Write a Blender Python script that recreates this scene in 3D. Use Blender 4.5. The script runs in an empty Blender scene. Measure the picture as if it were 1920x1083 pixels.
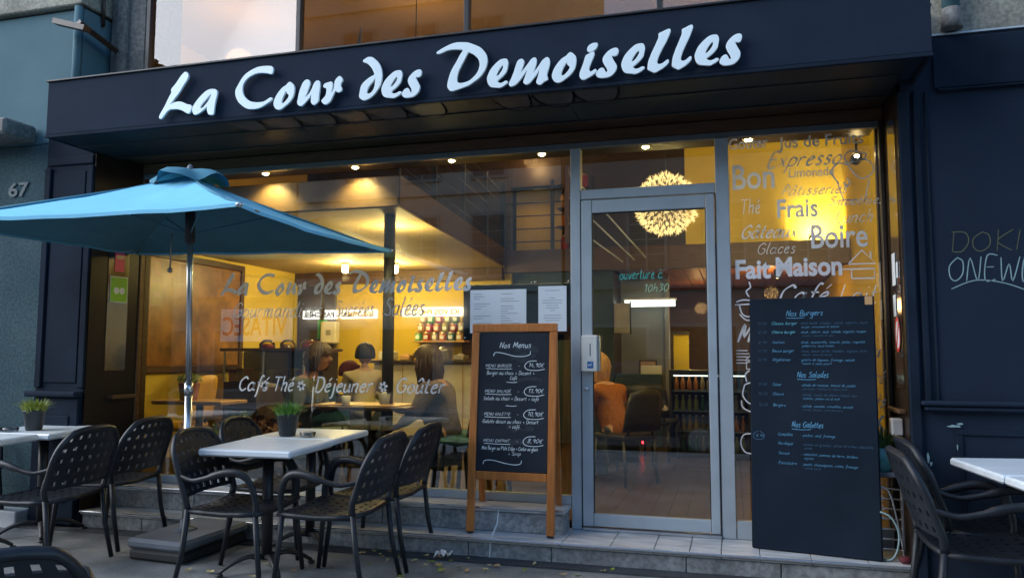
import bpy, math, random
from mathutils import Vector, Matrix
import numpy as np
rnd = random.Random(7)
S = bpy.context.scene
COL = S.collection
rad = math.radians

# ------------------------------------------------------------------ camera, world, sun, exposure
cam_d = bpy.data.cameras.new('camera'); cam = bpy.data.objects.new('camera', cam_d); COL.objects.link(cam)
cam_d.lens = 27.375; cam_d.sensor_width = 36; cam_d.clip_start = 0.05; cam_d.clip_end = 600
PIT, YAW, ROL = rad(4.9), rad(15.8), rad(.1)
f0 = Vector((-math.sin(YAW), math.cos(YAW), 0)); r0 = Vector((math.cos(YAW), math.sin(YAW), 0)); u0 = Vector((0, 0, 1))
fw = f0*math.cos(PIT) + u0*math.sin(PIT); up = -f0*math.sin(PIT) + u0*math.cos(PIT)
rt = r0*math.cos(ROL) + up*math.sin(ROL); up = -r0*math.sin(ROL) + up*math.cos(ROL)
cam.matrix_world = Matrix(((rt.x, up.x, -fw.x, 0), (rt.y, up.y, -fw.y, -5.785), (rt.z, up.z, -fw.z, 1.4), (0, 0, 0, 1)))
S.camera = cam

world = bpy.data.worlds.new('World'); S.world = world; world.use_nodes = True
wn = world.node_tree; wn.nodes.clear()
wo = wn.nodes.new('ShaderNodeOutputWorld'); wb = wn.nodes.new('ShaderNodeBackground'); sk = wn.nodes.new('ShaderNodeTexSky')
sk.sky_type = 'NISHITA'; sk.sun_disc = False; sk.sun_elevation = rad(26.0); sk.sun_rotation = rad(243); sk.air_density = 1.25; sk.dust_density = .3; sk.ozone_density = 4.5
wb.inputs['Strength'].default_value = 0.12
wn.links.new(sk.outputs[0], wb.inputs['Color']); wn.links.new(wb.outputs[0], wo.inputs['Surface'])

sd = bpy.data.lights.new('sun', 'SUN'); sd.energy = 1.5; sd.angle = rad(60); sd.color = (1, .97, .94)
sun = bpy.data.objects.new('sun', sd); COL.objects.link(sun)
sun.rotation_euler = (Vector((.787, .40, -.469))).to_track_quat('-Z', 'Y').to_euler()

S.view_settings.view_transform = 'Standard'; S.view_settings.look = 'None'
S.view_settings.gamma = 1; S.view_settings.use_curve_mapping = False
S.view_settings.exposure = 1.5
S.render.engine = 'CYCLES'
cy = S.cycles; cy.use_denoising = True; cy.max_bounces = 7; cy.diffuse_bounces = 3; cy.glossy_bounces = 4
cy.transmission_bounces = 4; cy.transparent_max_bounces = 16; cy.sample_clamp_indirect = 4; cy.caustics_reflective = False; cy.caustics_refractive = False

# ------------------------------------------------------------------ materials
def mat(name, col, rough=.6, metal=0., var=.12, scale=8., bump=.0, bscale=60., col2=None, aniso=None, spec=.5, coat=0.):
    m = bpy.data.materials.new(name); m.use_nodes = True; nt = m.node_tree; b = nt.nodes['Principled BSDF']
    b.inputs['Roughness'].default_value = rough; b.inputs['Metallic'].default_value = metal
    b.inputs['Specular IOR Level'].default_value = spec; b.inputs['Coat Weight'].default_value = coat
    tc = nt.nodes.new('ShaderNodeTexCoord'); mp = nt.nodes.new('ShaderNodeMapping'); nt.links.new(tc.outputs['Object'], mp.inputs[0])
    if aniso: mp.inputs['Scale'].default_value = aniso
    n = nt.nodes.new('ShaderNodeTexNoise'); n.inputs['Scale'].default_value = scale; n.inputs['Detail'].default_value = 6
    nt.links.new(mp.outputs[0], n.inputs['Vector'])
    r = nt.nodes.new('ShaderNodeValToRGB'); e = r.color_ramp.elements
    c2 = col2 or tuple(min(1, c*(1+var)) for c in col); c1 = col if col2 else tuple(c*(1-var) for c in col)
    e[0].position = .3; e[1].position = .7; e[0].color = (*c1, 1); e[1].color = (*c2, 1)
    nt.links.new(n.outputs['Fac'], r.inputs[0]); nt.links.new(r.outputs[0], b.inputs['Base Color'])
    if bump >= .3:
        n3 = nt.nodes.new('ShaderNodeTexNoise'); n3.inputs['Scale'].default_value = bscale*1.3; n3.inputs['Detail'].default_value = 2; nt.links.new(mp.outputs[0], n3.inputs['Vector'])
        mr = nt.nodes.new('ShaderNodeMapRange'); mr.inputs['From Min'].default_value = .35; mr.inputs['From Max'].default_value = .65; mr.inputs['To Min'].default_value = .74; mr.inputs['To Max'].default_value = 1.24
        vm = nt.nodes.new('ShaderNodeVectorMath'); vm.operation = 'SCALE'; nt.links.new(n3.outputs['Fac'], mr.inputs['Value']); nt.links.new(r.outputs[0], vm.inputs[0]); nt.links.new(mr.outputs[0], vm.inputs['Scale']); nt.links.new(vm.outputs[0], b.inputs['Base Color'])
    if bump:
        n2 = nt.nodes.new('ShaderNodeTexNoise'); n2.inputs['Scale'].default_value = bscale; n2.inputs['Detail'].default_value = 4
        nt.links.new(mp.outputs[0], n2.inputs['Vector'])
        bp = nt.nodes.new('ShaderNodeBump'); bp.inputs['Strength'].default_value = bump; bp.inputs['Distance'].default_value = .01
        nt.links.new(n2.outputs['Fac'], bp.inputs['Height']); nt.links.new(bp.outputs[0], b.inputs['Normal'])
    return m
def emit(name, col, strength):
    m = bpy.data.materials.new(name); m.use_nodes = True; nt = m.node_tree; nt.nodes.clear()
    o = nt.nodes.new('ShaderNodeOutputMaterial'); e = nt.nodes.new('ShaderNodeEmission')
    e.inputs[0].default_value = (*col, 1); e.inputs[1].default_value = strength; nt.links.new(e.outputs[0], o.inputs[0]); return m
def glassmat(name, tint=(.93, .95, .94), ior=1.5, extra=0., rough=0., dirt=.0):
    m = bpy.data.materials.new(name); m.use_nodes = True; nt = m.node_tree; nt.nodes.clear()
    o = nt.nodes.new('ShaderNodeOutputMaterial'); t = nt.nodes.new('ShaderNodeBsdfTransparent'); g = nt.nodes.new('ShaderNodeBsdfGlossy')
    t.inputs[0].default_value = (*tint, 1); g.inputs['Roughness'].default_value = rough
    fr = nt.nodes.new('ShaderNodeFresnel'); fr.inputs[0].default_value = ior
    ml = nt.nodes.new('ShaderNodeMath'); ml.operation = 'MULTIPLY_ADD'; ml.inputs[1].default_value = 1.6; ml.inputs[2].default_value = extra; ml.use_clamp = True
    nt.links.new(fr.outputs[0], ml.inputs[0])
    mx = nt.nodes.new('ShaderNodeMixShader'); nt.links.new(ml.outputs[0], mx.inputs[0]); nt.links.new(t.outputs[0], mx.inputs[1]); nt.links.new(g.outputs[0], mx.inputs[2])
    nt.links.new(mx.outputs[0], o.inputs[0])
    return m

M = {}
M['navy'] = mat('navy_paint', (.017, .026, .043), .75, spec=.06, var=.1, scale=3, bump=.12, bscale=90)
M['navyd'] = mat('navy_paint_worn', (.013, .021, .035), .75, spec=.06, var=.25, scale=2.2, bump=.2, bscale=40)
M['letter'] = mat('white_letter', (.76, .88, .92), .35, var=.02)
M['vinyl'] = mat('grey_vinyl', (.62, .66, .72), .6, var=.03)
M['vinylw'] = mat('white_vinyl', (.85, .88, .9), .6, var=.03)
M['alu'] = mat('grey_aluminium', (.44, .50, .54), .42, metal=.25, var=.08, scale=5, bump=.05, bscale=120)
M['aluhead'] = mat('dark_aluminium', (.13, .15, .165), .45, metal=.2, var=.1)
M['black'] = mat('black_metal', (.016, .017, .019), .45, var=.2)
M['soffit'] = mat('soffit_reflection_mottle', (.008, .014, .019), .45, spec=.2, scale=1.3, col2=(.020, .032, .040), bump=.05, bscale=3)  # lighter blue-grey patches in the colour imitate reflections
M['chair'] = mat('charcoal_resin', (.013, .016, .021), .42, spec=.35, var=.2, scale=20, bump=.15, bscale=260)
M['marble'] = mat('white_marble', (.64, .71, .75), .3, scale=3.5, col2=(.78, .84, .87), aniso=(1, 2.2, 1))
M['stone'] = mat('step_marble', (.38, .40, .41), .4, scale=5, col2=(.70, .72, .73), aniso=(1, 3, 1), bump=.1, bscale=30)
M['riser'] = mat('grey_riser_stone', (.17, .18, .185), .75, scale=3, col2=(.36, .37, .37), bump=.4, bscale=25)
M['steel'] = mat('steel', (.6, .62, .64), .25, metal=.9, var=.05)
M['asphalt'] = mat('asphalt', (.12, .13, .135), .9, scale=2.6, col2=(.30, .31, .31), bump=.9, bscale=140)
M['roadm'] = mat('road_asphalt', (.045, .045, .048), .9, var=.2, bump=.6, bscale=100)
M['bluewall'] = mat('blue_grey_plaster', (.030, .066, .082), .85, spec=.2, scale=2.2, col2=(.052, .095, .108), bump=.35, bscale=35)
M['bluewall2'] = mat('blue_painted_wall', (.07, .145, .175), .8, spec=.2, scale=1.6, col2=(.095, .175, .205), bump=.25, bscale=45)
M['beige'] = mat('beige_stone', (.20, .19, .155), .85, scale=3, col2=(.34, .33, .27), bump=.4, bscale=30)
M['concrete'] = mat('weathered_concrete', (.10, .10, .095), .9, scale=3.5, col2=(.21, .205, .19), bump=.6, bscale=22)
M['wood'] = mat('varnished_pine', (.38, .12, .024), .38, scale=5, col2=(.56, .20, .045), aniso=(9, 9, .8), bump=.08, bscale=60)
M['slate'] = mat('chalkboard', (.013, .019, .028), .7, spec=.2, scale=2.5, col2=(.026, .034, .045), bump=.05)
M['slate2'] = mat('chalkboard_dark', (.006, .013, .024), .75, spec=.15, scale=2.5, col2=(.012, .021, .036), bump=.05)
M['chalk'] = mat('chalk', (.62, .72, .74), .95, scale=120, col2=(.85, .9, .92))
M['chalkb'] = mat('blue_chalk', (.07, .22, .38), .95, scale=120, col2=(.16, .42, .62))
M['chalkg'] = mat('green_marker', (.08, .5, .42), .8)
M['chalkw2'] = mat('pale_marker', (.35, .62, .45), .8)
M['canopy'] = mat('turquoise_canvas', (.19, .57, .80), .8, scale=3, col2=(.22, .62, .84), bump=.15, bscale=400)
M['canopyd'] = mat('teal_canvas', (.06, .22, .30), .8, var=.08)
M['plastic'] = mat('grey_plastic', (.14, .16, .19), .5, var=.1, bump=.1)
M['plasticd'] = mat('black_plastic', (.018, .02, .022), .55, var=.1)
M['pot'] = mat('black_pot', (.02, .024, .03), .5, var=.15)
M['tealpot'] = mat('teal_ceramic', (.08, .30, .30), .35)
M['leaf'] = mat('grass_green', (.05, .17, .02), .55, scale=30, col2=(.16, .36, .04))
M['leafy'] = mat('yellow_green', (.16, .22, .02), .55, scale=30, col2=(.34, .38, .05))
M['leafd'] = mat('dark_leaf', (.02, .06, .02), .5, scale=20, col2=(.06, .14, .04))
M['leafr'] = mat('red_leaf', (.09, .03, .02), .5, scale=20, col2=(.18, .07, .03))
M['dry'] = mat('dry_leaf', (.55, .42, .17), .8, scale=25, col2=(.75, .66, .38))
M['paper'] = mat('paper', (.80, .86, .9), .8, var=.03)
M['ink'] = mat('ink', (.16, .18, .22), .8)
M['clear'] = glassmat('clear_glass')
M['pane'] = glassmat('window_glass', (.92, .93, .91), 1.5, .07)
M['upane'] = glassmat('mirrored_upper_glass', (.80, .78, .76), 1.5, .03, .0)
M['yellow'] = mat('ochre_wall_paint', (.58, .415, .014), .7, scale=1.4, col2=(.68, .49, .025), bump=.1)
M['yellow2'] = mat('pale_yellow_paint', (.72, .54, .06), .7, scale=1.4, col2=(.80, .61, .10))
M['cream'] = mat('cream_ceiling', (.50, .37, .20), .75, var=.06, scale=1)
M['amber'] = mat('amber_boards', (.30, .125, .025), .5, scale=4, col2=(.40, .17, .04), aniso=(8, .8, 8))
M['brown'] = mat('dark_brown_wood', (.065, .03, .014), .5, scale=5, col2=(.11, .055, .025), aniso=(1, 1, 8))
M['brownd'] = mat('very_dark_wood', (.03, .018, .011), .45, scale=5, col2=(.05, .03, .018), aniso=(1, 1, 8))
M['reveal'] = mat('brown_reveal', (.016, .009, .006), .35, spec=.25, var=.2, scale=3)
M['floor'] = mat('wood_floor', (.045, .026, .014), .3, scale=4, col2=(.08, .045, .024), aniso=(8, 1, 1))
M['grey'] = mat('grey_wall_paint', (.22, .21, .20), .8, scale=2, col2=(.30, .29, .27), bump=.2)
M['teal'] = mat('dark_teal_paint', (.025, .05, .06), .6, var=.2)
M['white'] = mat('white_enamel', (.75, .73, .66), .4, var=.04)
M['skin'] = mat('skin', (.55, .31, .20), .55, var=.06, scale=20)
M['skind'] = mat('skin_tan', (.46, .27, .17), .55, var=.06, scale=20)
M['hair'] = mat('dark_brown_hair', (.035, .018, .010), .5, scale=30, col2=(.085, .042, .022), aniso=(6, 6, 1))
M['hairk'] = mat('black_hair', (.012, .010, .009), .45, var=.3)
M['hairb'] = mat('blond_hair', (.42, .22, .07), .45, scale=30, col2=(.62, .36, .14), aniso=(6, 6, 1))
M['grn'] = mat('grey_green_knit', (.13, .15, .11), .9, scale=60, col2=(.19, .21, .16), bump=.5, bscale=200)
M['brn'] = mat('brown_wool', (.15, .12, .115), .9, scale=60, col2=(.23, .19, .18), bump=.5, bscale=200)
M['crm'] = mat('cream_shirt', (.55, .48, .34), .85, var=.06)
M['org'] = mat('orange_jumper', (.30, .09, .02), .9, scale=40, col2=(.42, .15, .035), bump=.5, bscale=200)
M['maroon'] = mat('maroon_cloth', (.10, .012, .02), .8, var=.2)
M['denim'] = mat('denim', (.03, .045, .08), .85, var=.2)
M['tealc'] = mat('teal_velvet', (.015, .075, .10), .7, scale=10, col2=(.04, .16, .19))
M['red'] = mat('red_tin', (.45, .03, .02), .4); M['yel'] = mat('yellow_tin', (.75, .42, .02), .5); M['green'] = mat('green_tin', (.05, .42, .14), .4)
M['pink'] = mat('pink_tin', (.65, .06, .22), .4); M['orange'] = mat('orange_tin', (.7, .2, .03), .4); M['olive'] = mat('olive_tin', (.35, .38, .05), .4)
M['dgreen'] = mat('dark_green_tin', (.02, .16, .06), .4); M['grey2'] = mat('grey_tin', (.35, .34, .33), .4); M['tan'] = mat('tan_tin', (.55, .33, .14), .4)
M['lid'] = mat('tin_lid', (.5, .4, .25), .35, metal=.6)
M['bulb'] = emit('warm_bulb', (1, .66, .26), 45)
M['spotbulb'] = emit('spot_bulb', (1, .72, .34), 60)
M['petal'] = None
M['stickpink'] = mat('pink_sticker', (.75, .05, .14), .5); M['stickgreen'] = mat('lime_sticker', (.22, .55, .03), .5); M['stickred'] = mat('red_print', (.7, .03, .03), .5)
M['perspex'] = glassmat('perspex_sheet', (.9, .9, .88), 1.45, .03, .1)
M['grafy'] = mat('ochre_paint_marker', (.10, .11, .06), .8); M['grafw'] = mat('white_paint_marker', (.24, .36, .38), .8)
M['blueb'] = mat('blue_print', (.02, .14, .4), .5)
M['numg'] = mat('grey_number', (.055, .095, .11), .6)
M['terra'] = mat('terracotta', (.35, .14, .07), .8)

def film(name, col, tr, tl):
    # etched / coloured window film: part lets the room show through, part glows with it
    m = bpy.data.materials.new(name); m.use_nodes = True; nt = m.node_tree; nt.nodes.clear(); N = nt.nodes.new; Lk = nt.links.new
    o = N('ShaderNodeOutputMaterial'); d = N('ShaderNodeBsdfDiffuse'); t = N('ShaderNodeBsdfTranslucent'); p = N('ShaderNodeBsdfTransparent'); a = N('ShaderNodeMixShader'); b = N('ShaderNodeMixShader')
    d.inputs[0].default_value = (*col, 1); t.inputs[0].default_value = (*col, 1); a.inputs[0].default_value = tl; b.inputs[0].default_value = tr
    Lk(d.outputs[0], a.inputs[1]); Lk(t.outputs[0], a.inputs[2]); Lk(a.outputs[0], b.inputs[1]); Lk(p.outputs[0], b.inputs[2]); Lk(b.outputs[0], o.inputs[0]); return m
M['vinyl'] = film('grey_vinyl', (.93, .95, .98), .0, .30); M['vinylw'] = film('white_vinyl', (.93, .95, .98), .0, .22)
# ------------------------------------------------------------------ geometry helpers
class MB:
    def __init__(s): s.v = []; s.f = []; s.sm = []
    def add(s, vs, fs, smooth=False):
        o = len(s.v); s.v += [tuple(v) for v in vs]; s.f += [tuple(i+o for i in f) for f in fs]; s.sm += [smooth]*len(fs); return s
    def box(s, x0, x1, y0, y1, z0, z1):
        return s.add([(x0,y0,z0),(x1,y0,z0),(x1,y1,z0),(x0,y1,z0),(x0,y0,z1),(x1,y0,z1),(x1,y1,z1),(x0,y1,z1)],
                     [(0,3,2,1),(4,5,6,7),(0,1,5,4),(1,2,6,5),(2,3,7,6),(3,0,4,7)])
    def bbox(s, x0, x1, y0, y1, z0, z1, b=.006):
        # box with chamfered edges
        vs = []; idx = {}
        X = (x0, x1); Y = (y0, y1); Z = (z0, z1)
        for i in (0,1):
            for j in (0,1):
                for k in (0,1):
                    sx = b if i == 0 else -b; sy = b if j == 0 else -b; sz = b if k == 0 else -b
                    idx[i,j,k,0] = len(vs); vs.append((X[i], Y[j]+sy, Z[k]+sz))
                    idx[i,j,k,1] = len(vs); vs.append((X[i]+sx, Y[j], Z[k]+sz))
                    idx[i,j,k,2] = len(vs); vs.append((X[i]+sx, Y[j]+sy, Z[k]))
        g = lambda i,j,k,a: idx[i,j,k,a]
        fs = []
        for i in (0,1): fs.append((g(i,0,0,0),g(i,1,0,0),g(i,1,1,0),g(i,0,1,0)))
        for j in (0,1): fs.append((g(0,j,0,1),g(1,j,0,1),g(1,j,1,1),g(0,j,1,1)))
        for k in (0,1): fs.append((g(0,0,k,2),g(1,0,k,2),g(1,1,k,2),g(0,1,k,2)))
        for i in (0,1):
            for j in (0,1): fs.append((g(i,j,0,0),g(i,j,1,0),g(i,j,1,1),g(i,j,0,1)))
        for i in (0,1):
            for k in (0,1): fs.append((g(i,0,k,0),g(i,1,k,0),g(i,1,k,2),g(i,0,k,2)))
        for j in (0,1):
            for k in (0,1): fs.append((g(0,j,k,1),g(1,j,k,1),g(1,j,k,2),g(0,j,k,2)))
        for i in (0,1):
            for j in (0,1):
                for k in (0,1): fs.append((g(i,j,k,0),g(i,j,k,1),g(i,j,k,2)))
        return s.add(vs, fs)
    def quad(s, a, b, c, d): return s.add([a,b,c,d], [(0,1,2,3)])
    def slab(s, pts, n, t):
        # polygon pts extruded by t along n
        n = Vector(n)*t; k = len(pts); P = [Vector(p) for p in pts]
        return s.add(P+[p+n for p in P], [tuple(range(k)), tuple(range(2*k-1, k-1, -1))]+[(i, (i+1)%k, (i+1)%k+k, i+k) for i in range(k)])
    def tube(s, pts, r, n=8, caps=True, smooth=True, flat=1.):
        P = [Vector(p) for p in pts]; R = r if isinstance(r, (list, tuple)) else [r]*len(P)
        vs = []; t0 = (P[1]-P[0]).normalized(); ref = Vector((0,0,1)) if abs(t0.z) < .9 else Vector((1,0,0))
        u = t0.cross(ref).normalized()
        for i, p in enumerate(P):
            t = ((P[min(i+1,len(P)-1)]-P[i]).normalized()+(P[i]-P[max(i-1,0)]).normalized())
            t = t.normalized() if t.length > 1e-6 else t0
            u = (u-t*u.dot(t)).normalized(); w = t.cross(u)
            for k in range(n):
                a = 2*math.pi*k/n; vs.append(p+(u*math.cos(a)+w*math.sin(a)*flat)*R[i])
        fs = []
        for i in range(len(P)-1):
            for k in range(n):
                a = i*n+k; b = i*n+(k+1)%n; fs.append((a, b, b+n, a+n))
        s.add(vs, fs, smooth)
        if caps:
            o = len(s.v)-len(vs); s.f += [tuple(o+k for k in range(n))[::-1], tuple(o+(len(P)-1)*n+k for k in range(n))]; s.sm += [False, False]
        return s
    def lathe(s, prof, n=16, c=(0,0,0), smooth=True, caps=True):
        vs = [(c[0]+r*math.cos(2*math.pi*k/n), c[1]+r*math.sin(2*math.pi*k/n), c[2]+z) for r, z in prof for k in range(n)]
        fs = [(i*n+k, i*n+(k+1)%n, (i+1)*n+(k+1)%n, (i+1)*n+k) for i in range(len(prof)-1) for k in range(n)]
        s.add(vs, fs, smooth)
        if caps:
            o = len(s.v)-len(vs); s.f += [tuple(o+k for k in range(n))[::-1], tuple(o+(len(prof)-1)*n+k for k in range(n))]; s.sm += [False, False]
        return s
    def sphere(s, c, r, n=12, m=8, sc=(1,1,1)):
        vs = [(c[0]+r*sc[0]*math.sin(math.pi*i/m)*math.cos(2*math.pi*k/n), c[1]+r*sc[1]*math.sin(math.pi*i/m)*math.sin(2*math.pi*k/n), c[2]+r*sc[2]*math.cos(math.pi*i/m)) for i in range(m+1) for k in range(n)]
        fs = [(i*n+k, (i+1)*n+k, (i+1)*n+(k+1)%n, i*n+(k+1)%n) for i in range(m) for k in range(n)]
        return s.add(vs, fs, True)
    def xf(s, mtx): s.v = [tuple(mtx @ Vector(v)) for v in s.v]; return s
    def mesh(s, name, m=None):
        me = bpy.data.meshes.new(name); me.from_pydata(s.v, [], s.f); me.polygons.foreach_set('use_smooth', s.sm); me.validate(); me.update()
        if m is not None: me.materials.append(M[m] if isinstance(m, str) else m)
        return me
    def obj(s, name, m, parent=None, **k): return link(name, s.mesh(name, m), parent, **k)
def link(name, data, parent=None, loc=None, rot=None, label=None, cat=None, group=None, kind=None):
    o = bpy.data.objects.new(name, data); COL.objects.link(o)
    if parent: o.parent = parent
    if loc: o.location = loc
    if rot: o.rotation_euler = rot
    for k, v in (('label', label), ('category', cat), ('group', group), ('kind', kind)):
        if v: o[k] = v
    return o
def thing(name, label, cat, loc=(0,0,0), rz=0, group=None, tilt=0):
    o = link(name, None, None, loc, (tilt, 0, rz) if tilt else (0, 0, rz), label, cat, group); o.empty_display_size = .1; return o
def copy_tree(o, parent=None):
    c = o.copy(); COL.objects.link(c)
    if parent: c.parent = parent
    for ch in list(o.children): copy_tree(ch, c)
    return c
def relabel(c, label, loc, rz=None, tilt=None):
    c['label'] = label; c.location = loc
    if rz is not None: c.rotation_euler = (c.rotation_euler[0] if tilt is None else tilt, 0, rz)
    return c
def tag(o, label, cat, group=None, kind=None):
    o['label'] = label; o['category'] = cat
    if group: o['group'] = group
    if kind: o['kind'] = kind
    return o
SL = .02
def gz(y): return SL*(y+.5) if y < -.5 else 0
TILT = math.atan(SL)
def catmull(P, n=4, closed=True):
    P = [np.array(p, float) for p in P]; N = len(P); out = []
    rng = range(N) if closed else range(N-1)
    for i in rng:
        if closed: a, b, c, d = P[i-1], P[i], P[(i+1) % N], P[(i+2) % N]
        else: a, b, c, d = P[max(i-1, 0)], P[i], P[i+1], P[min(i+2, N-1)]
        for k in range(n):
            t = k/n; out.append(.5*((2*b)+(-a+c)*t+(2*a-5*b+4*c-d)*t*t+(-a+3*b-3*c+d)*t**3))
    if not closed: out.append(P[-1])
    return [tuple(p) for p in out]
def curve_mesh(contours, name, m, extrude=.01, bevel=0., smooth=3):
    # closed 2-D outlines in the xz plane, facing -y
    cu = bpy.data.curves.new(name, 'CURVE'); cu.dimensions = '2D'; cu.fill_mode = 'BOTH'; cu.extrude = extrude; cu.bevel_depth = bevel; cu.bevel_resolution = 1
    for c in contours:
        pts = catmull(c, smooth) if smooth > 1 else c
        sp = cu.splines.new('POLY'); sp.points.add(len(pts)-1)
        for q, p in zip(sp.points, pts): q.co = (p[0], p[1], 0, 1)
        sp.use_cyclic_u = True
    return cmesh(cu, name, m)
def cmesh(cu, name, m):
    ob = bpy.data.objects.new('tmp', cu); COL.objects.link(ob)
    me = bpy.data.meshes.new_from_object(ob.evaluated_get(bpy.context.evaluated_depsgraph_get()))
    bpy.data.objects.remove(ob); bpy.data.curves.remove(cu)
    me.transform(Matrix.Rotation(rad(90), 4, 'X')); me.name = name
    me.materials.clear(); me.materials.append(M[m] if isinstance(m, str) else m); return me
def type_mesh(text, name, m, size, width=None, bold=0., extrude=.0008, shear=0., height=None):
    # upright sans lettering, starting at x=0, baseline z=0, facing -y
    cu = bpy.data.curves.new(name, 'FONT'); cu.body = text; cu.size = size; cu.offset = bold; cu.extrude = extrude; cu.shear = shear; cu.resolution_u = 3
    me = cmesh(cu, name, m)
    xs = [v.co.x for v in me.vertices]; x0, x1 = min(xs), max(xs)
    sx = (width/(x1-x0)) if width else 1
    me.transform(Matrix.Translation((-x0*sx, 0, 0)) @ Matrix.Diagonal((sx, 1, 1, 1))); return me
# single-stroke handwriting: x-height 10, ascender 18, descender -7
F_ = {
'a':(11,'8,8 5,10 1,7 1,2 4,0 8,4 9,9/9,10 8,2 11,1'),'b':(10,'2,18 1,1 5,0 9,4 7,9 4,9 1,5'),'c':(9,'8,8 5,10 1,6 2,1 5,0 8,2'),
'd':(11,'8,8 5,10 1,6 2,1 5,0 8,4/10,18 8,2 11,1'),'e':(9,'1,5 7,7 6,10 2,8 1,3 4,0 8,2'),'f':(8,'9,17 6,18 4,12 3,-5 1,-7/1,10 8,10'),
'g':(11,'8,8 5,10 1,7 2,2 5,1 8,6 9,10/9,10 8,-5 5,-8 1,-5'),'h':(10,'2,18 1,0/1,5 5,10 8,8 7,1 9,0'),'i':(5,'2,10 1,1 4,1/3,14 3,15'),
'j':(5,'3,10 3,-5 0,-8/4,14 4,15'),'k':(9,'2,18 1,0/7,10 2,5 8,0'),'l':(5,'3,18 1,2 4,0'),'m':(15,'1,10 1,0/1,6 5,10 6,8 6,0/6,6 10,10 12,8 11,1 14,0'),
'n':(10,'1,10 1,0/1,6 5,10 8,8 7,1 9,0'),'o':(10,'5,10 1,6 2,1 6,0 9,5 7,9 4,10'),'p':(10,'2,10 0,-8/1,7 5,10 9,7 7,1 1,1'),
'q':(11,'8,8 5,10 1,6 2,1 5,1 9,6/9,10 8,-8'),'r':(8,'1,10 1,0/1,6 4,10 7,9'),'s':(8,'7,9 3,10 2,7 6,4 5,0 1,1'),'t':(7,'3,16 2,2 6,1/0,10 6,10'),
'u':(10,'1,10 1,2 4,0 8,5/8,10 8,2 10,0'),'v':(9,'1,10 4,0 8,10'),'w':(13,'1,10 3,0 6,8 9,0 12,10'),'x':(9,'1,10 8,0/8,10 1,0'),
'y':(10,'1,10 3,3 6,3/9,10 6,-3 1,-8'),'z':(9,'1,10 8,10 1,0 8,0'),
'A':(13,'0,0 6,17 12,0/3,6 10,6'),'B':(12,'2,0 2,17 9,16 9,10 2,9/2,9 11,7 9,0 2,0'),'C':(12,'11,14 7,17 1,12 1,4 6,0 11,3'),'D':(13,'2,0 2,17/0,17 9,16 12,8 8,0 2,0'),
'E':(11,'10,17 2,17 2,0 10,0/2,9 8,9'),'F':(10,'10,17 2,17 2,0/2,9 8,9'),'G':(13,'11,14 7,17 1,12 1,4 6,0 11,3 11,8 7,8'),'H':(13,'2,17 1,0/11,17 11,0/2,9 11,9'),
'I':(5,'3,17 2,0'),'J':(9,'8,17 8,3 4,0 0,3'),'K':(12,'2,17 2,0/11,17 2,8 11,0'),'L':(11,'3,17 1,0 10,1'),'M':(16,'1,0 3,17 7,5 13,17 14,0'),'N':(13,'1,0 2,17 10,0 11,18'),
'O':(14,'7,17 1,11 2,3 7,0 12,5 11,14 6,17'),'P':(11,'2,0 2,17 9,15 9,9 2,8'),'R':(12,'2,0 2,17 9,15 8,9 2,8 11,0'),'S':(11,'10,15 6,17 2,13 9,7 8,1 1,2'),
'T':(12,'0,17 12,17/6,17 5,0'),'U':(12,'1,17 1,3 5,0 10,3 10,17'),'V':(12,'1,17 6,0 11,17'),'W':(17,'1,17 4,0 8,12 12,0 16,17'),'X':(12,'1,17 11,0/11,17 1,0'),
'Y':(12,'1,17 6,8 11,17/6,8 5,0'),'Z':(12,'1,17 11,17 1,0 11,0'),
'0':(10,'5,16 1,10 2,2 5,0 9,6 8,14 5,16'),'1':(6,'0,12 4,16 3,0'),'2':(10,'1,13 5,16 8,12 1,0 9,0'),'3':(9,'1,15 8,14 4,9 8,4 1,0'),'4':(10,'5,16 1,6 9,6/7,10 6,0'),
'5':(9,'8,16 2,16 1,9 7,8 6,1 1,0'),'6':(9,'7,16 2,8 2,1 7,1 7,6 2,6'),'7':(9,'1,16 8,16 3,0'),'8':(9,'5,9 1,13 5,16 8,13 1,4 4,0 8,4 5,9'),'9':(9,'8,13 4,16 1,12 4,9 8,13 6,0'),
',':(5,'3,2 1,-3'),'.':(4,'1,0 2,1'),'-':(9,'1,6 7,6'),'+':(10,'5,10 5,2/1,6 9,6'),'*':(14,'6,2 6,14/1,5 11,11/1,11 11,5'),"'":(4,'2,17 1,13'),':':(5,'2,1 2,2/2,8 2,9'),' ':(7,''),
'€':(11,'10,14 6,16 2,10 3,2 9,1/0,10 7,10/0,7 6,7'),'(':(6,'5,18 1,9 5,-2'),')':(6,'1,18 5,9 1,-2'),'/':(7,'0,0 6,17')}
ACC = {'é':('e','4,13 7,17'),'è':('e','3,17 6,13'),'ê':('e','2,13 5,17 7,13'),'â':('a','2,13 5,17 8,13'),'û':('u','1,13 5,17 8,13'),'ô':('o','2,13 5,17 8,13'),'î':('i','0,12 3,16 6,12'),'à':('a','3,17 6,13'),'É':('E','4,19 8,22')}
def strokes(text, slant=0., jit=0., seed=1, gap=1.5):
    rr = random.Random(seed); x = 0; out = []
    for ch in text:
        ex = ''
        if ch in ACC: ch, ex = ACC[ch]
        adv, st = F_.get(ch, (8, ''))
        dy = rr.uniform(-jit, jit); sc = 1+rr.uniform(-jit, jit)*.05
        for part in (st+('/'+ex if ex else '')).split('/'):
            if not part: continue
            p = [tuple(float(c) for c in q.split(',')) for q in part.split()]
            p = [(x+px*sc+slant*py+rr.uniform(-jit, jit)*.25, py*sc+dy+rr.uniform(-jit, jit)*.25) for px, py in p]
            out.append(catmull(p, 4, False) if len(p) > 2 else p)
        x += adv+gap
    return out, x
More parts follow.
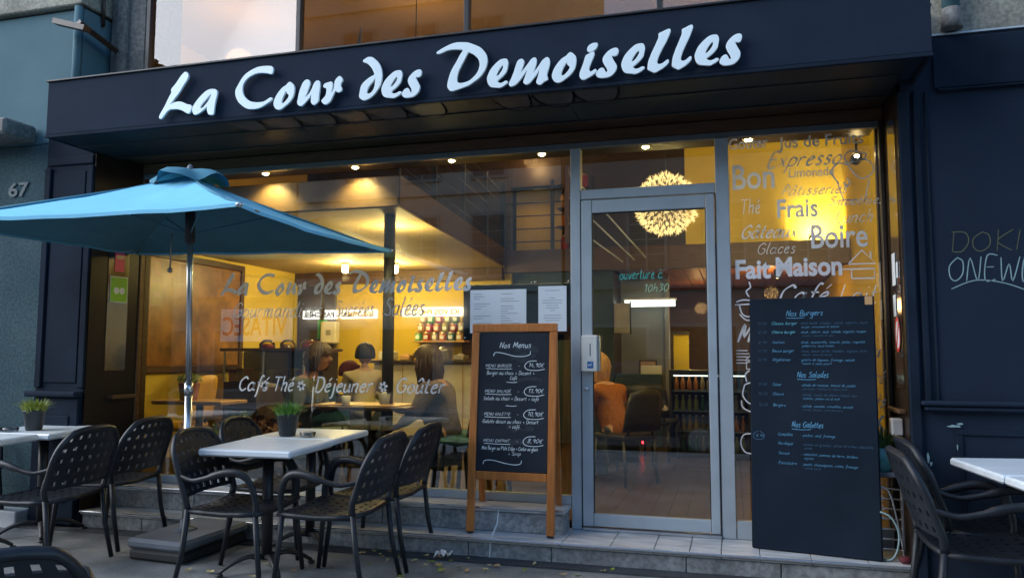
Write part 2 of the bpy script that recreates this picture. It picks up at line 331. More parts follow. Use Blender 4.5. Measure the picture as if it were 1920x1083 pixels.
def ribbon(mb, line, w, off=0., nib=0., ang=.7, T=lambda x, z: (x, 0, z), th=.0012):
    n = len(line); L = []; Rr = []
    for i, p in enumerate(line):
        a = line[max(i-1, 0)]; b = line[min(i+1, n-1)]
        dx, dz = b[0]-a[0], b[1]-a[1]; l = math.hypot(dx, dz) or 1; nx, nz = -dz/l, dx/l
        ww = w*(1-nib+nib*abs(math.sin(math.atan2(dz, dx)-ang)))
        if i in (0, n-1): ww *= .75
        L.append((p[0]+nx*ww/2, p[1]+nz*ww/2)); Rr.append((p[0]-nx*ww/2, p[1]-nz*ww/2))
    vs = []
    for a, b in zip(L, Rr):
        for q in (a, b):
            f = T(*q); vs.append(f)
    N = len(vs); bk = [(v[0], v[1]+th, v[2]) for v in vs]
    fs = [(2*i, 2*i+1, 2*i+3, 2*i+2) for i in range(n-1)]
    fs += [(2*i+N, 2*i+2+N, 2*i+3+N, 2*i+1+N) for i in range(n-1)]
    fs += [(2*i, 2*i+2, 2*i+2+N, 2*i+N) for i in range(n-1)] + [(2*i+1, 2*i+1+N, 2*i+3+N, 2*i+3) for i in range(n-1)]
    mb.add(vs+bk, fs)
def write(text, name, m, parent, x, z, h, y=0., width=None, slant=.25, w=1.4, jit=.3, seed=1, nib=0., T=None, kind=None, label=None, T2=None, gap=1.5, lift=0.):
    # h = x-height in metres; writes on the plane y; T maps (x,z) in the board's own plane to 3-D
    st, adv = strokes(text, slant, jit, seed, gap); sx = (width/adv) if width else h/10; sz = h/10
    mb = MB()
    for l in st:
        l = [(x+p[0]*sx, z+p[1]*sz+lift*(p[0]*sx)) for p in l]
        ribbon(mb, l, w*sz, nib=nib, T=T or (lambda a, b: (a, y, b)))
    o = mb.obj(name, m, parent)
    if label: o['label'] = label
    return o

GLYPH={
 'L':[[(764,1000),(825,980),(858,927),(855,869),(814,808),(702,679),(590,544),(457,424),(320,289),(442,331),(601,343),(721,317),(863,261),(953,245),(1000,203),(992,139),(961,84),(913,52),(833,79),(711,138),(570,177),(430,187),(320,185),(232,143),(156,69),(69,0),(14,4),(0,44),(33,107),(164,279),(284,466),(353,562),(342,621),(373,669),(479,755),(592,877),(687,963)]],
 'a':[[(843,994),(950,959),(1000,871),(989,735),(940,516),(902,271),(884,50),(828,0),(696,17),(640,97),(604,224),(599,337),(477,236),(296,116),(139,63),(57,95),(5,205),(0,331),(69,475),(196,638),(374,821),(555,953),(711,1000)],[(770,832),(668,742),(516,595),(376,445),(326,350),(348,286),(421,304),(574,452),(674,592),(748,734)]],
 'C':[[(887,988),(961,970),(1000,925),(997,852),(975,796),(934,793),(860,819),(729,842),(598,851),(467,824),(337,763),(241,677),(195,578),(190,476),(228,354),(306,259),(407,189),(540,151),(687,140),(801,157),(913,212),(977,228),(994,190),(947,144),(852,94),(724,32),(594,0),(447,1),(314,31),(195,108),(92,205),(21,329),(0,449),(22,536),(77,619),(156,744),(252,846),(398,927),(560,984),(724,1000)]],
 'o':[[(781,1000),(921,908),(1000,799),(992,581),(923,403),(763,232),(556,109),(377,19),(225,0),(86,63),(5,173),(0,311),(85,490),(231,663),(409,811),(588,889),(677,962)],[(596,669),(509,549),(423,418),(382,283),(430,222),(520,250),(653,355),(740,463),(722,533),(645,585)]],
 'u':[[(448,1000),(532,940),(548,831),(498,681),(434,521),(370,384),(358,318),(425,355),(558,486),(662,667),(753,848),(873,928),(969,888),(1000,755),(987,543),(957,333),(948,157),(870,57),(763,0),(680,31),(623,125),(618,291),(629,409),(536,298),(403,167),(243,27),(148,4),(50,55),(0,154),(29,294),(77,528),(153,736),(245,907),(352,992)]],
 'r':[[(444,830),(505,780),(524,642),(483,485),(456,396),(529,459),(600,567),(616,725),(651,859),(767,964),(885,1000),(992,900),(1000,809),(923,701),(934,609),(981,538),(960,449),(813,403),(723,444),(677,470),(591,363),(449,124),(332,41),(214,0),(93,36),(0,146),(58,210),(175,304),(231,436),(226,596),(105,640),(79,711),(161,784),(310,807)]],
 'd':[[(419,1000),(565,985),(712,919),(860,828),(960,708),(1000,579),(992,453),(936,329),(808,210),(643,105),(452,32),(260,0),(138,16),(26,66),(0,125),(33,225),(78,337),(196,420),(388,498),(555,546),(663,572),(637,637),(549,731),(401,829),(277,877),(167,900),(153,939),(250,972),(334,996)],[(707,487),(608,423),(466,342),(360,246),(338,171),(400,140),(496,150),(615,214),(684,305),(705,392)]],
 'e':[[(896,997),(964,952),(1000,848),(969,690),(918,554),(775,424),(617,326),(498,254),(500,204),(620,159),(753,175),(885,221),(978,188),(926,122),(782,53),(597,0),(383,27),(168,67),(59,156),(3,281),(0,402),(77,557),(182,691),(366,838),(578,962),(737,1000)],[(746,778),(636,716),(518,584),(441,469),(455,418),(561,460),(692,581),(764,686)]],
 's':[[(878,1000),(976,962),(1000,880),(938,753),(828,721),(716,739),(731,657),(831,509),(911,382),(878,224),(741,92),(548,15),(269,0),(100,36),(0,114),(26,213),(136,316),(262,352),(347,312),(404,217),(475,181),(507,230),(472,333),(372,461),(299,608),(353,746),(504,877),(698,973)]],
 'D':[[(501,993),(618,972),(735,918),(863,842),(955,733),(996,630),(1000,520),(974,413),(934,332),(854,230),(739,145),(624,77),(485,36),(368,5),(298,0),(256,29),(220,100),(231,198),(271,354),(329,484),(398,599),(468,734),(526,830),(432,853),(326,868),(220,862),(137,834),(54,806),(6,816),(0,837),(41,870),(148,926),(266,974),(384,1000)],[(643,771),(608,736),(550,619),(493,515),(435,386),(410,277),(413,185),(449,150),(530,144),(647,173),(739,243),(819,344),(853,450),(853,536),(818,626),(736,715)]],
 'm':[[(296,1000),(348,964),(370,885),(348,759),(304,593),(275,490),(311,528),(384,646),(472,805),(545,944),(610,999),(661,969),(675,881),(661,733),(625,567),(595,454),(646,521),(733,679),(806,840),(892,944),(950,956),(986,897),(1000,788),(985,641),(949,455),(927,330),(949,210),(942,147),(862,94),(776,0),(704,32),(675,110),(704,256),(733,401),(755,558),(690,408),(588,230),(501,92),(428,56),(370,100),(355,177),(399,343),(450,572),(370,433),(253,214),(150,78),(55,37),(3,77),(0,163),(54,328),(120,556),(179,828),(223,951)]],
 'i':[[(768,753),(816,704),(765,606),(648,479),(531,335),(530,236),(645,205),(842,261),(924,232),(874,169),(676,95),(445,40),(247,0),(115,15),(0,87),(1,195),(85,308),(220,485),(338,662),(520,711)],[(985,986),(1000,927),(917,840),(719,775),(554,764),(439,799),(430,866),(523,945),(722,996),(886,1000)]],
 'l':[[(955,1000),(1000,962),(963,893),(844,745),(678,586),(512,415),(415,278),(425,206),(505,185),(644,200),(854,275),(904,244),(851,176),(665,90),(432,25),(292,0),(200,24),(27,79),(0,119),(43,273),(188,472),(356,657),(487,818),(502,915),(665,953),(851,993)]],
}
PLACE=[('L',-4.1020,3.1642,-3.8190,3.5026),('a',-3.8107,3.1562,-3.6023,3.3495),('C',-3.4474,3.1700,-3.1393,3.4791),('o',-3.1254,3.1467,-2.9629,3.3409),('u',-2.9361,3.1572,-2.7590,3.3437),('r',-2.7440,3.1518,-2.5844,3.3445),('d',-2.4526,3.1555,-2.2833,3.4580),('e',-2.2835,3.1514,-2.1326,3.3405),('s',-2.1316,3.1446,-1.9896,3.3314),('D',-1.8812,3.1612,-1.5241,3.4903),('e',-1.5223,3.1520,-1.3797,3.3433),('m',-1.3719,3.1470,-1.0993,3.3310),('o',-1.0832,3.1494,-0.9268,3.3404),('i',-0.9025,3.1525,-0.7870,3.3849),('s',-0.7975,3.1518,-0.6552,3.3387),('e',-0.6353,3.1581,-0.4899,3.3492),('l',-0.4738,3.1549,-0.3304,3.4227),('l',-0.3241,3.1597,-0.1944,3.4330),('e',-0.1850,3.1658,-0.0416,3.3544),('s',-0.0391,3.1563,0.0930,3.3457)]

# ================================================================== SETTING: ground and street
def sheet(name, x0, x1, y0, y1, z0, z1, m, nx=1, ny=1):
    mb = MB()
    vs = [(x0+(x1-x0)*i/nx, y0+(y1-y0)*j/ny, z0+(z1-z0)*j/ny) for j in range(ny+1) for i in range(nx+1)]
    fs = [(j*(nx+1)+i, j*(nx+1)+i+1, (j+1)*(nx+1)+i+1, (j+1)*(nx+1)+i) for j in range(ny) for i in range(nx)]
    mb.add(vs, fs); o = mb.obj(name, m); o['kind'] = 'structure'; return o
M['tar'] = mat('tar_strip', (.05, .055, .06), .75, var=.3, scale=3, bump=.4)
sheet('pavement', -40, 40, -6.9, -.02, gz(-6.9), 0, 'asphalt')
k_ = MB().box(-40, 1.6, -.60, -.47, -.01, .0035).obj('tar_strip', 'tar'); k_['kind'] = 'structure'
k_ = MB().bbox(-40, 40, -7.1, -6.9, -.3, gz(-6.9)+.004, .01).obj('kerb', 'riser'); k_['kind'] = 'structure'
sheet('road', -60, 60, -14.0, -7.1, -.27, -.27, 'roadm')
k_ = MB().bbox(-40, 40, -14.2, -14.0, -.3, -.12, .01).obj('far_kerb', 'riser'); k_['kind'] = 'structure'
sheet('far_pavement', -60, 60, -17.0, -14.2, -.125, -.125, 'asphalt')
sheet('ground', -300, 300, -300, 300, -.6, -.6, 'roadm')

# ================================================================== SHOPFRONT
shop = thing('shopfront', 'navy painted cafe shopfront with aluminium door and large lit windows', 'shopfront', (0,0,0))
# left pilaster with raised mouldings, ledge and panelled base
pl = MB().box(-5.68, -5.17, -.5, .1, 0, 3.6).obj('pilaster', 'navyd', shop)
m_ = MB()
for x0, x1 in ((-5.68, -5.615), (-5.235, -5.17)): m_.bbox(x0, x1, -.525, -.498, 1.13, 3.0, .006)
m_.bbox(-5.66, -5.18, -.518, -.499, 3.02, 3.09, .006)
m_.bbox(-5.595, -5.255, -.512, -.499, 1.17, 2.96, .005)
m_.obj('moulding', 'navyd', pl)
MB().bbox(-5.72, -5.19, -.585, -.49, 1.055, 1.10, .012).obj('ledge', 'navy', pl)
m_ = MB(); m_.bbox(-5.66, -5.20, -.535, -.499, .02, 1.05, .008); m_.bbox(-5.58, -5.28, -.548, -.534, .2, .9, .006); m_.obj('base_panel', 'navyd', pl)
# right hand wall panelling
rw = MB().box(1.03, 5.0, -.5, .1, 0, 3.40).obj('panelled_wall', 'navy', shop)
m_ = MB()
m_.bbox(1.03, 1.095, -.53, -.499, 0, 3.06, .008); m_.bbox(1.118, 1.155, -.522, -.499, 1.13, 3.06, .006); m_.bbox(1.185, 1.20, -.512, -.499, 1.13, 3.05, .004)
m_.bbox(1.24, 4.9, -.517, -.499, 3.06, 3.38, .006); m_.bbox(1.26, 4.9, -.53, -.499, 3.042, 3.056, .004)
m_.obj('moulding', 'navyd', rw)
m_ = MB(); m_.bbox(1.11, 4.9, -.56, -.499, 1.075, 1.10, .008); m_.bbox(1.09, 4.9, -.575, -.499, 1.105, 1.135, .01); m_.obj('dado_rail', 'navy', rw)
m_ = MB(); m_.bbox(1.28, 4.8, -.512, -.499, .93, .965, .004); m_.bbox(1.28, 1.315, -.512, -.499, .2, .93, .004); m_.obj('lower_panel', 'navyd', rw)
m_ = MB(); r_ = random.Random(3)
for cx, cz, sx, sz in ((1.27, .985, .045, .010), (1.30, 1.0, .02, .007), (1.115, .80, .008, .035), (1.13, .76, .008, .014), (1.28, .86, .004, .03)):
    n = 9; m_.slab([(cx+sx*math.cos(2*math.pi*i/n)*r_.uniform(.5, 1.1), -.5335 if cx < 1.2 and cz < .9 else -.5185, cz+sz*math.sin(2*math.pi*i/n)*r_.uniform(.5, 1.1)) for i in range(n)], (0, -1, 0), .0015)
m_.obj('chipped_paint', 'grafw', rw)
# reveals
def reveal(xa, xb, name):
    mb = MB(); s = 1 if xb > 0 else -1
    mb.add([(xa, 0, .13), (xb, -.5, .13), (xb, -.5, 3.11), (xa, 0, 3.11), (xb+.02*s, -.5, .13), (xb+.02*s, -.5, 3.11), (xa+.1*s, 0, .13), (xa+.1*s, 0, 3.11)], [(0,1,2,3),(6,7,5,4),(0,3,7,6),(1,4,5,2),(0,6,4,1),(3,2,5,7)])
    return mb.obj(name, 'reveal', shop)
reveal(-5.09, -5.165, 'reveal'); reveal(1.03, 1.029, 'reveal')
def onrev(side):     # point on the reveal: u along depth (0 at glass, .5 at street), height z
    if side < 0: return lambda u, z, o=.006: (-5.09-.075*(u/.5)+o, -u, z)
    return lambda u, z, o=.006: (1.0295-o, -u, z)
MB().bbox(-5.16, -5.07, -.30, -.02, 1.03, 1.06, .006).obj('reveal_ledge', 'brown', shop)
# window frames
def fr(name, boxes, m='alu', parent=shop, b=.004):
    mb = MB()
    for q in boxes: mb.bbox(*q, b)
    return mb.obj(name, m, parent)
fr('head_rail', [(-5.08, 1.0, -.035, .03, 2.978, 3.022)], 'aluhead')
fr('head_board', [(-5.165, 1.029, -.03, .04, 3.024, 3.115)], 'brown')
fr('window_post', [(-5.12, -5.082, -.03, .03, .16, 3.02)], 'brown')
fr('window_post', [(1.0, 1.028, -.035, .03, .16, 3.02)], 'brownd')
fr('sill_rail', [(-5.08, -1.168, -.04, .03, .312, .372)], 'alu')
fr('sill_rail', [(.002, 1.0, -.04, .03, .137, .26)], 'alu')
fr('door_frame', [(-1.165, -1.088, -.045, .045, .137, 2.976), (-.098, -.002, -.045, .045, .137, 2.976), (-1.086, -.10, -.04, .04, 2.578, 2.652)])
fr('door_seal', [(-1.0855, -1.082, -.05, .03, .16, 2.574), (-.105, -.0995, -.05, .03, .16, 2.574)], 'black')
dr = fr('door', [(-1.08, -1.002, -.055, -.005, .165, 2.57), (-.168, -.107, -.055, -.005, .165, 2.57), (-1.0, -.17, -.053, -.007, 2.47, 2.568), (-1.0, -.17, -.053, -.007, .167, .258)])
fr('glass_pane', [(-1.0, -.17, -.034, -.026, .259, 2.469)], 'pane', dr, .001)
fr('gasket', [(-1.001, -.995, -.038, -.022, .259, 2.469), (-.175, -.169, -.038, -.022, .259, 2.469), (-.995, -.175, -.038, -.022, 2.462, 2.4695)], 'black', dr, .001)
hb = fr('handle_box', [(-1.075, -.955, -.115, -.0555, 1.285, 1.553)], 'white', dr, .008)
fr('side_plate', [(-.953, -.937, -.110, -.0555, 1.292, 1.547)], 'steel', hb, .003)
fr('printed_label', [(-1.03, -.985, -.1165, -.1152, 1.31, 1.36)], 'blueb', hb, .0003)
write('vd', 'emblem', 'paper', hb, -1.026, 1.328, .012, y=-.118, w=2.5, jit=0)
fr('printed_text', [(-1.012+.0, -1.003, -.1162, -.1152, 1.40, 1.49)], 'ink', hb, .0003)
MB().lathe([(0,0), (.016,0), (.016,.012), (.009,.016), (0,.016)], 12).xf(Matrix.Translation((-1.045, -.056, 1.16)) @ Matrix.Rotation(rad(90), 4, 'X')).obj('lock_cylinder', 'steel', dr)
fr('threshold', [(-1.08, -.1, -.07, .05, .137, .160)], 'steel')
fr('glass_pane', [(-5.08, -1.168, -.004, .004, .372, 2.977)], 'pane', None or shop, .001)
fr('glass_pane', [(-1.086, -.1, -.004, .004, 2.653, 2.977)], 'pane', shop, .001)
fr('glass_pane', [(.0, 1.0, -.004, .004, .26, 2.977)], 'pane', shop, .001)
# soffit panels
for a, b, nm, mm in ((-.965, -.70, 'soffit_panel', 'soffit'), (-.695, -.30, 'soffit_panel', 'soffit'), (-.295, -.032, 'soffit_board', 'brownd')):
    for i in range(3):
        x0 = -5.165+i*(6.19/3); fr(nm, [(x0+.002, x0+6.19/3-.002, a, b, 3.112 if mm == 'soffit' else 3.118, 3.135)], mm, shop, .002)
m_ = MB(); m_.bbox(-5.165, 1.029, -.7, -.694, 3.105, 3.112, .001); m_.bbox(-5.165, 1.029, -.305, -.295, 3.10, 3.113, .002); m_.obj('soffit_bead', 'black', shop)
# scalloped reflection put into colour as flat patches under the canopy
M['scallop'] = mat('scallop_reflection_tint', (.022, .026, .038), .5, var=.35, scale=9); M['scallopr'] = mat('violet_reflection_rim', (.016, .014, .034), .45, spec=.2, var=.2)
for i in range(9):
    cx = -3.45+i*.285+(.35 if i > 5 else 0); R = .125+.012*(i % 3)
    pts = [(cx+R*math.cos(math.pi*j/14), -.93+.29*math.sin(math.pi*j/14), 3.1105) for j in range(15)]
    dsc = MB().add(pts, [tuple(range(15))[::-1]]).obj('scallop', 'scallop', shop); mb = MB(); ribbon(mb, [(p[0], p[1]) for p in pts], .012, T=lambda a, b: (a, b, 3.1092)); mb.obj('reflection_rim', 'scallopr', dsc)  # each scallop is a flat patch imitating a reflection on the soffit
# ------------------------------------------------------------------ steps with separate slabs
steps = thing('front_steps', 'two grey marble steps with metal nosing under the shop window', 'steps', (0,0,0))
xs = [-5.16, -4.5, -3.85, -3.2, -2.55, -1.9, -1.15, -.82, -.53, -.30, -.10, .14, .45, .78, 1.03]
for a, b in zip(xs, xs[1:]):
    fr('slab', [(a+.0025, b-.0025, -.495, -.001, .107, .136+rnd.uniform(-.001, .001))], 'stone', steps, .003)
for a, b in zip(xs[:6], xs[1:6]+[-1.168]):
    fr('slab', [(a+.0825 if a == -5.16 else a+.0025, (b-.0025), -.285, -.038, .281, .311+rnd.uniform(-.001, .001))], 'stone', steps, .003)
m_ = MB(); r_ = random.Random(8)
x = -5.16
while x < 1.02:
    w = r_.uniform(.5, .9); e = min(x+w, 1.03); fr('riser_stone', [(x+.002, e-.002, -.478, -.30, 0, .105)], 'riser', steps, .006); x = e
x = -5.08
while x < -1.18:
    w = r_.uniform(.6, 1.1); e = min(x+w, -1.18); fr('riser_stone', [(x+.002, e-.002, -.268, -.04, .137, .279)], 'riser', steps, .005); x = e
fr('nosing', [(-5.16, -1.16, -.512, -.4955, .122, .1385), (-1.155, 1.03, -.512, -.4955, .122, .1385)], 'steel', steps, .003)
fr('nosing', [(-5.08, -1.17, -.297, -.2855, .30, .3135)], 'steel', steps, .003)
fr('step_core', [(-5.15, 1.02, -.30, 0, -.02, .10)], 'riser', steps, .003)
m_ = MB(); ribbon(m_, [(-1.66, .0), (-1.655, .12), (-1.66, .2), (-1.65, .3)], .010, T=lambda a, b: (a, -.4795 if b < .13 else -.2995, b)); m_.obj('drip_stain', 'chalk', steps)

# ================================================================== SIGN
sign = thing('shop_sign', 'long navy fascia sign with raised white script letters above the cafe', 'sign', (0,0,0))
fr('fascia_board', [(-5.21, 1.137, -.97, -.12, 3.136, 3.562)], 'navy', sign, .004)
fr('fascia_lip', [(-5.212, 1.139, -.978, -.955, 3.11, 3.134)], 'navyd', sign, .003)
fr('fascia_end', [(-5.21, -5.19, -.95, -.2, 3.112, 3.134)], 'navyd', sign, .002); fr('fascia_end', [(1.118, 1.137, -.95, -.2, 3.112, 3.134)], 'navyd', sign, .002)
fr('fascia_cap', [(-5.22, 1.147, -.985, -.1, 3.5635, 3.578)], 'black', sign, .003)
def glyph_mesh(k, x0, z0, x1, z1, name, m, ext, bev=0.):
    w, h = x1-x0, z1-z0
    return curve_mesh([[(p[0]/1000*w, p[1]/1000*h) for p in c] for c in GLYPH[k]], name, m, ext, bev, 3)
for k, x0, z0, x1, z1 in PLACE:
    link('letter', glyph_mesh(k, x0, z0, x1, z1, 'letter', 'letter', .007, .0012), sign, (x0, -1.006, z0))

# window lettering ------------------------------------------------
X0, X1 = PLACE[0][1], PLACE[-1][3]; sc_ = (4.253-1.965)/(X1-X0); 
for k, x0, z0, x1, z1 in PLACE:
    link('vinyl_letter', glyph_mesh(k, 0, 0, (x1-x0)*sc_, (z1-z0)*sc_*1.08, 'vinyl_letter', 'vinyl', .0006), shop, (-4.253+(x0-X0)*sc_, -.006, 1.905+(z0-3.155)*sc_*1.08))
def deco(text, m, x, z, width, h, **k): return write(text, 'window_lettering', m, shop, x, z, h, y=-.0055, width=width, **k)
deco('Gourmandises', 'vinyl', -4.13, 1.72, .86, .075, w=1.0, jit=.2, slant=.3)
deco('Sucrées', 'vinyl', -3.16, 1.72, .36, .075, w=1.0, jit=.2, slant=.3)
deco('Salées', 'vinyl', -2.72, 1.72, .36, .085, w=1.2, jit=.2, slant=.3)
for t, x, w in (('Café', -4.05, .29), ('Thé', -3.72, .20), ('Déjeuner', -3.33, .53), ('Goûter', -2.60, .42)):
    deco(t, 'vinylw', x, 1.105, w, .068, w=2.4, jit=.2, slant=.28, nib=.35, seed=len(t))
for x in (-3.80, -3.45, -2.71):
    m_ = MB()
    for i in range(6):
        a = i*math.pi/3+.2; ribbon(m_, [(x, 1.15), (x+.038*math.cos(a), 1.15+.042*math.sin(a))], .024, T=lambda p, q: (p, -.0055, q))
    m_.obj('asterisk', 'vinylw', shop)
def wtype(t, x, z, size, width, m='vinyl', bold=0.): return link('window_lettering', type_mesh(t, 'window_lettering', m, size, width, bold), shop, (x, -.006, z))
def px2(x, y): return None
wtype('Goûter', .005, 2.895, .115, .27, 'vinyl', .0015); wtype('Jus de Fruits', .345, 2.88, .115, .56, 'vinyl', .0015)
wtype('Bon', .022, 2.60, .255, .29, 'vinyl', .004); wtype('Limonade', .41, 2.665, .09, .30, 'vinyl', .0005)
wtype('Frais', .325, 2.38, .185, .27, 'vinyl', .003); wtype('Boire', .545, 2.155, .235, .365, 'vinyl', .003)
wtype('Fait', .03, 1.955, .185, .24, 'vinylw', .006); wtype('Maison', .305, 1.965, .185, .435, 'vinylw', .006)
def cal(t, x, z, wd, h, m='vinyl', w=2.6): return deco(t, m, x, z, wd, h, slant=.45, nib=.6, w=w, jit=0)
cal('Expresso', .26, 2.745, .50, .062); cal('Pâtisseries', .35, 2.535, .44, .042, w=2.2); cal('Smoothies', .66, 2.45, .36, .036, w=2.6)
deco('Thé', 'vinyl', .075, 2.42, .14, .06, w=1.3, slant=.1); deco('Lunch', 'vinyl', .70, 2.325, .25, .05, w=1.4, slant=.35)
cal('Gâteaux', .07, 2.24, .38, .055); deco('Glaces', 'vinyl', .18, 2.125, .26, .045, w=1.1, slant=.3)
cal('Café', .31, 1.77, .33, .075, 'vinylw', w=2.4); deco('Lait', 'vinylw', .71, 1.76, .25, .08, w=1.0, slant=.25)
cal('Milk', .03, 1.50, .22, .075, 'vinylw', w=3.2)
cal('Menu', .78, 1.40, .18, .05, 'vinylw'); cal('Sucré', .80, 1.22, .18, .05, 'vinylw', w=1.6); wtype('DIX', .80, .905, .14, .175, 'vinylw', .004)
cal('és', .90, 1.06, .08, .05, 'vinylw')
def icon(lines, m='vinyl', w=.009):
    mb = MB()
    for l in lines: ribbon(mb, l, w, T=lambda a, b: (a, -.0055, b))
    return mb.obj('window_icon', m, shop)
# cupcake, two little houses, steaming cups
cc = lambda p, n=4: catmull(p, n, False)
icon([cc([(.74, 2.60), (.70, 2.66), (.695, 2.70), (.74, 2.745), (.80, 2.73), (.83, 2.68), (.88, 2.63), (.94, 2.65), (.965, 2.70), (.93, 2.755), (.86, 2.76), (.80, 2.735)]),
      cc([(.80, 2.74), (.78, 2.79), (.82, 2.83), (.88, 2.815), (.92, 2.80), (.90, 2.765), (.84, 2.755)]), cc([(.79, 2.64), (.81, 2.60), (.78, 2.585), (.775, 2.615)]),
      [(.725, 2.62), (.765, 2.485), (.90, 2.475), (.935, 2.625)]], 'vinyl', .010)
icon([[(.78, 2.035), (.87, 2.13), (.955, 2.035), (.78, 2.035)], [(.925, 2.07), (.925, 2.12)], [(.80, 1.935), (.80, 2.0), (.945, 2.0), (.945, 1.935), (.80, 1.935)], [(.715, 2.0), (.80, 2.0)]], 'vinyl', .012)
icon([cc([(.03, 1.785), (.09, 1.80), (.20, 1.775), (.02, 1.765)]), cc([(.05, 1.77), (.07, 1.70), (.12, 1.68), (.17, 1.72), (.175, 1.775)]), cc([(.17, 1.775), (.205, 1.79), (.20, 1.75), (.165, 1.73)]), cc([(.05, 1.70), (.10, 1.655), (.18, 1.67), (.20, 1.69)]), cc([(.12, 1.82), (.10, 1.86), (.13, 1.89), (.12, 1.93)])], 'vinylw', .010)
icon([[(.02, 1.44-.022*i), (.10+.012*(i % 2), 1.44-.022*i)] for i in range(5)]+[[(.08, 1.37), (.13, 1.415), (.18, 1.37), (.08, 1.37)], [(.09, 1.31), (.09, 1.36), (.17, 1.36), (.17, 1.31), (.09, 1.31)]], 'vinylw', .009)
icon([cc([(.075, 1.20), (.06, 1.13), (.09, 1.08), (.13, 1.06)]), cc([(.075, 1.20), (.12, 1.215), (.16, 1.20)]), cc([(.05, 1.09), (.06, 1.04), (.12, 1.01), (.16, 1.02)]), cc([(.09, 1.22), (.08, 1.27), (.11, 1.30)])], 'vinylw', .010)
icon([cc([(.12, .86), (.06, .85), (.04, .79), (.07, .73), (.14, .72)])], 'vinylw', .009)
# opening hours hand written on the door glass
write('ouverture à', 'door_writing', 'chalkg', shop, -.80, 1.965, .042, y=-.038, width=.32, slant=.15, w=1.3, jit=.5)
write('10h30', 'door_writing', 'chalkw2', shop, -.62, 1.87, .034, y=-.038, width=.18, slant=.2, w=1.4, jit=.5)

# ================================================================== WALLS AROUND
def bldg(name, label, cat, boxes, m, b=.01):
    mb = MB()
    for q in boxes: mb.bbox(*q, b)
    return tag(mb.obj(name, m), label, cat)
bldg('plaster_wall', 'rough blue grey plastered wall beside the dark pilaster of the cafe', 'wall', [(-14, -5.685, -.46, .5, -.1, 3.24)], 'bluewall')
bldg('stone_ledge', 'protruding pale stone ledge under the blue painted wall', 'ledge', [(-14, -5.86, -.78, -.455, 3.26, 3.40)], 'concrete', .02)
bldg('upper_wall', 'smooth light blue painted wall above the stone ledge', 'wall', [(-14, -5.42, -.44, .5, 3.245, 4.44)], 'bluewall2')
bldg('stone_cornice', 'beige stone cornice along the top of the blue painted wall', 'cornice', [(-14, -5.40, -.50, .5, 4.455, 5.6)], 'beige')
t = tag(MB().tube([(-5.45, -.475, 3.40), (-5.45, -.475, 4.44)], .035, 8).obj('wall_pipe', 'bluewall2'), 'thin pipe painted the same blue as the upper wall', 'pipe')
pier = thing('concrete_pier', 'weathered grey concrete pier above the end of the sign', 'pier')
fr('shaft', [(-5.40, -5.0, -.17, .3, 3.2, 5.6)], 'concrete', pier, .02); fr('pilaster_strip', [(-5.29, -5.19, -.215, -.165, 3.58, 5.6)], 'concrete', pier, .01)
br = thing('rusty_bracket', 'broken rusty steel bracket sticking out of the concrete pier', 'bracket')
MB().tube([(-5.28, -.2, 4.12), (-5.30, -.62, 4.22)], .03, 4, smooth=False).obj('arm', 'brownd', br)
MB().box(-5.55, -5.20, -.66, -.58, 4.18, 4.225).xf(Matrix.Translation((-5.38, -.62, 4.2)) @ Matrix.Rotation(rad(17), 4, 'Y') @ Matrix.Translation((5.38, .62, -4.2))).obj('cross_bar', 'brownd', br)
MB().tube([(-5.40, -.25, 4.35), (-5.36, -.3, 4.62)], .02, 4).obj('stay', 'brownd', br)
bldg('stone_wall', 'beige stone wall above the dark panelled wall', 'wall', [(1.15, 6, -.46, .5, 3.415, 5.6)], 'beige')
bldg('lead_flashing', 'thin pale flashing strip on top of the dark panelled wall', 'flashing', [(1.15, 5.0, -.512, -.462, 3.402, 3.414)], 'alu', .002)
dp = thing('drainpipe', 'light blue drainpipe with stained collar above the panelled wall', 'drainpipe')
MB().tube([(1.355, -.525, 3.56), (1.355, -.525, 5.6)], .05, 14).obj('pipe', 'bluewall2', dp)
MB().tube([(1.355, -.525, 3.43), (1.355, -.525, 3.47), (1.355, -.525, 3.56)], [.062, .058, .052], 14).obj('collar', 'concrete', dp)
tag(MB().tube([(1.22, -.46, 3.555), (1.22, -.60, 3.57)], .012, 6).obj('wall_bolt', 'black'), 'small black bolt poking out of the stone beside the drainpipe', 'bolt')
# house number 67
o = link('house_number', type_mesh('67', 'house_number', 'numg', .17, .22, .004, .004), None, (-6.13, -.468, 2.79)); tag(o, 'faded grey number 67 on the plaster wall beneath the ledge', 'number')
bldg('kerb_step', 'low pale stone step at the foot of the plaster wall', 'step', [(-14, -5.69, -.62, -.45, -.05, .12)], 'stone')
# graffiti on panelled wall
def graf(text, label, m, x, z, h, wd, sl, w=1.2):
    o = write(text, 'graffiti', m, None, x, z, h, y=-.502, width=wd, slant=sl, w=w*.62, jit=.8, seed=9, gap=.5); tag(o, label, 'graffiti'); return o
graf('DOKIZ', 'ochre DOKIZ tag scrawled on the dark panelled wall', 'grafy', 1.29, 2.04, .072, .50, .1)
graf('ONEWE', 'white ONEWE tag scrawled just below the ochre tag', 'grafw', 1.27, 1.86, .085, .47, .15)
m_ = MB(); ribbon(m_, catmull([(1.29, 1.81), (1.42, 1.86), (1.56, 1.845), (1.70, 1.79), (1.85, 1.70)], 5, False), .006, T=lambda a, b: (a, -.502, b))
tag(m_.obj('graffiti', 'grafw'), 'curved white line underlining the tags', 'graffiti')

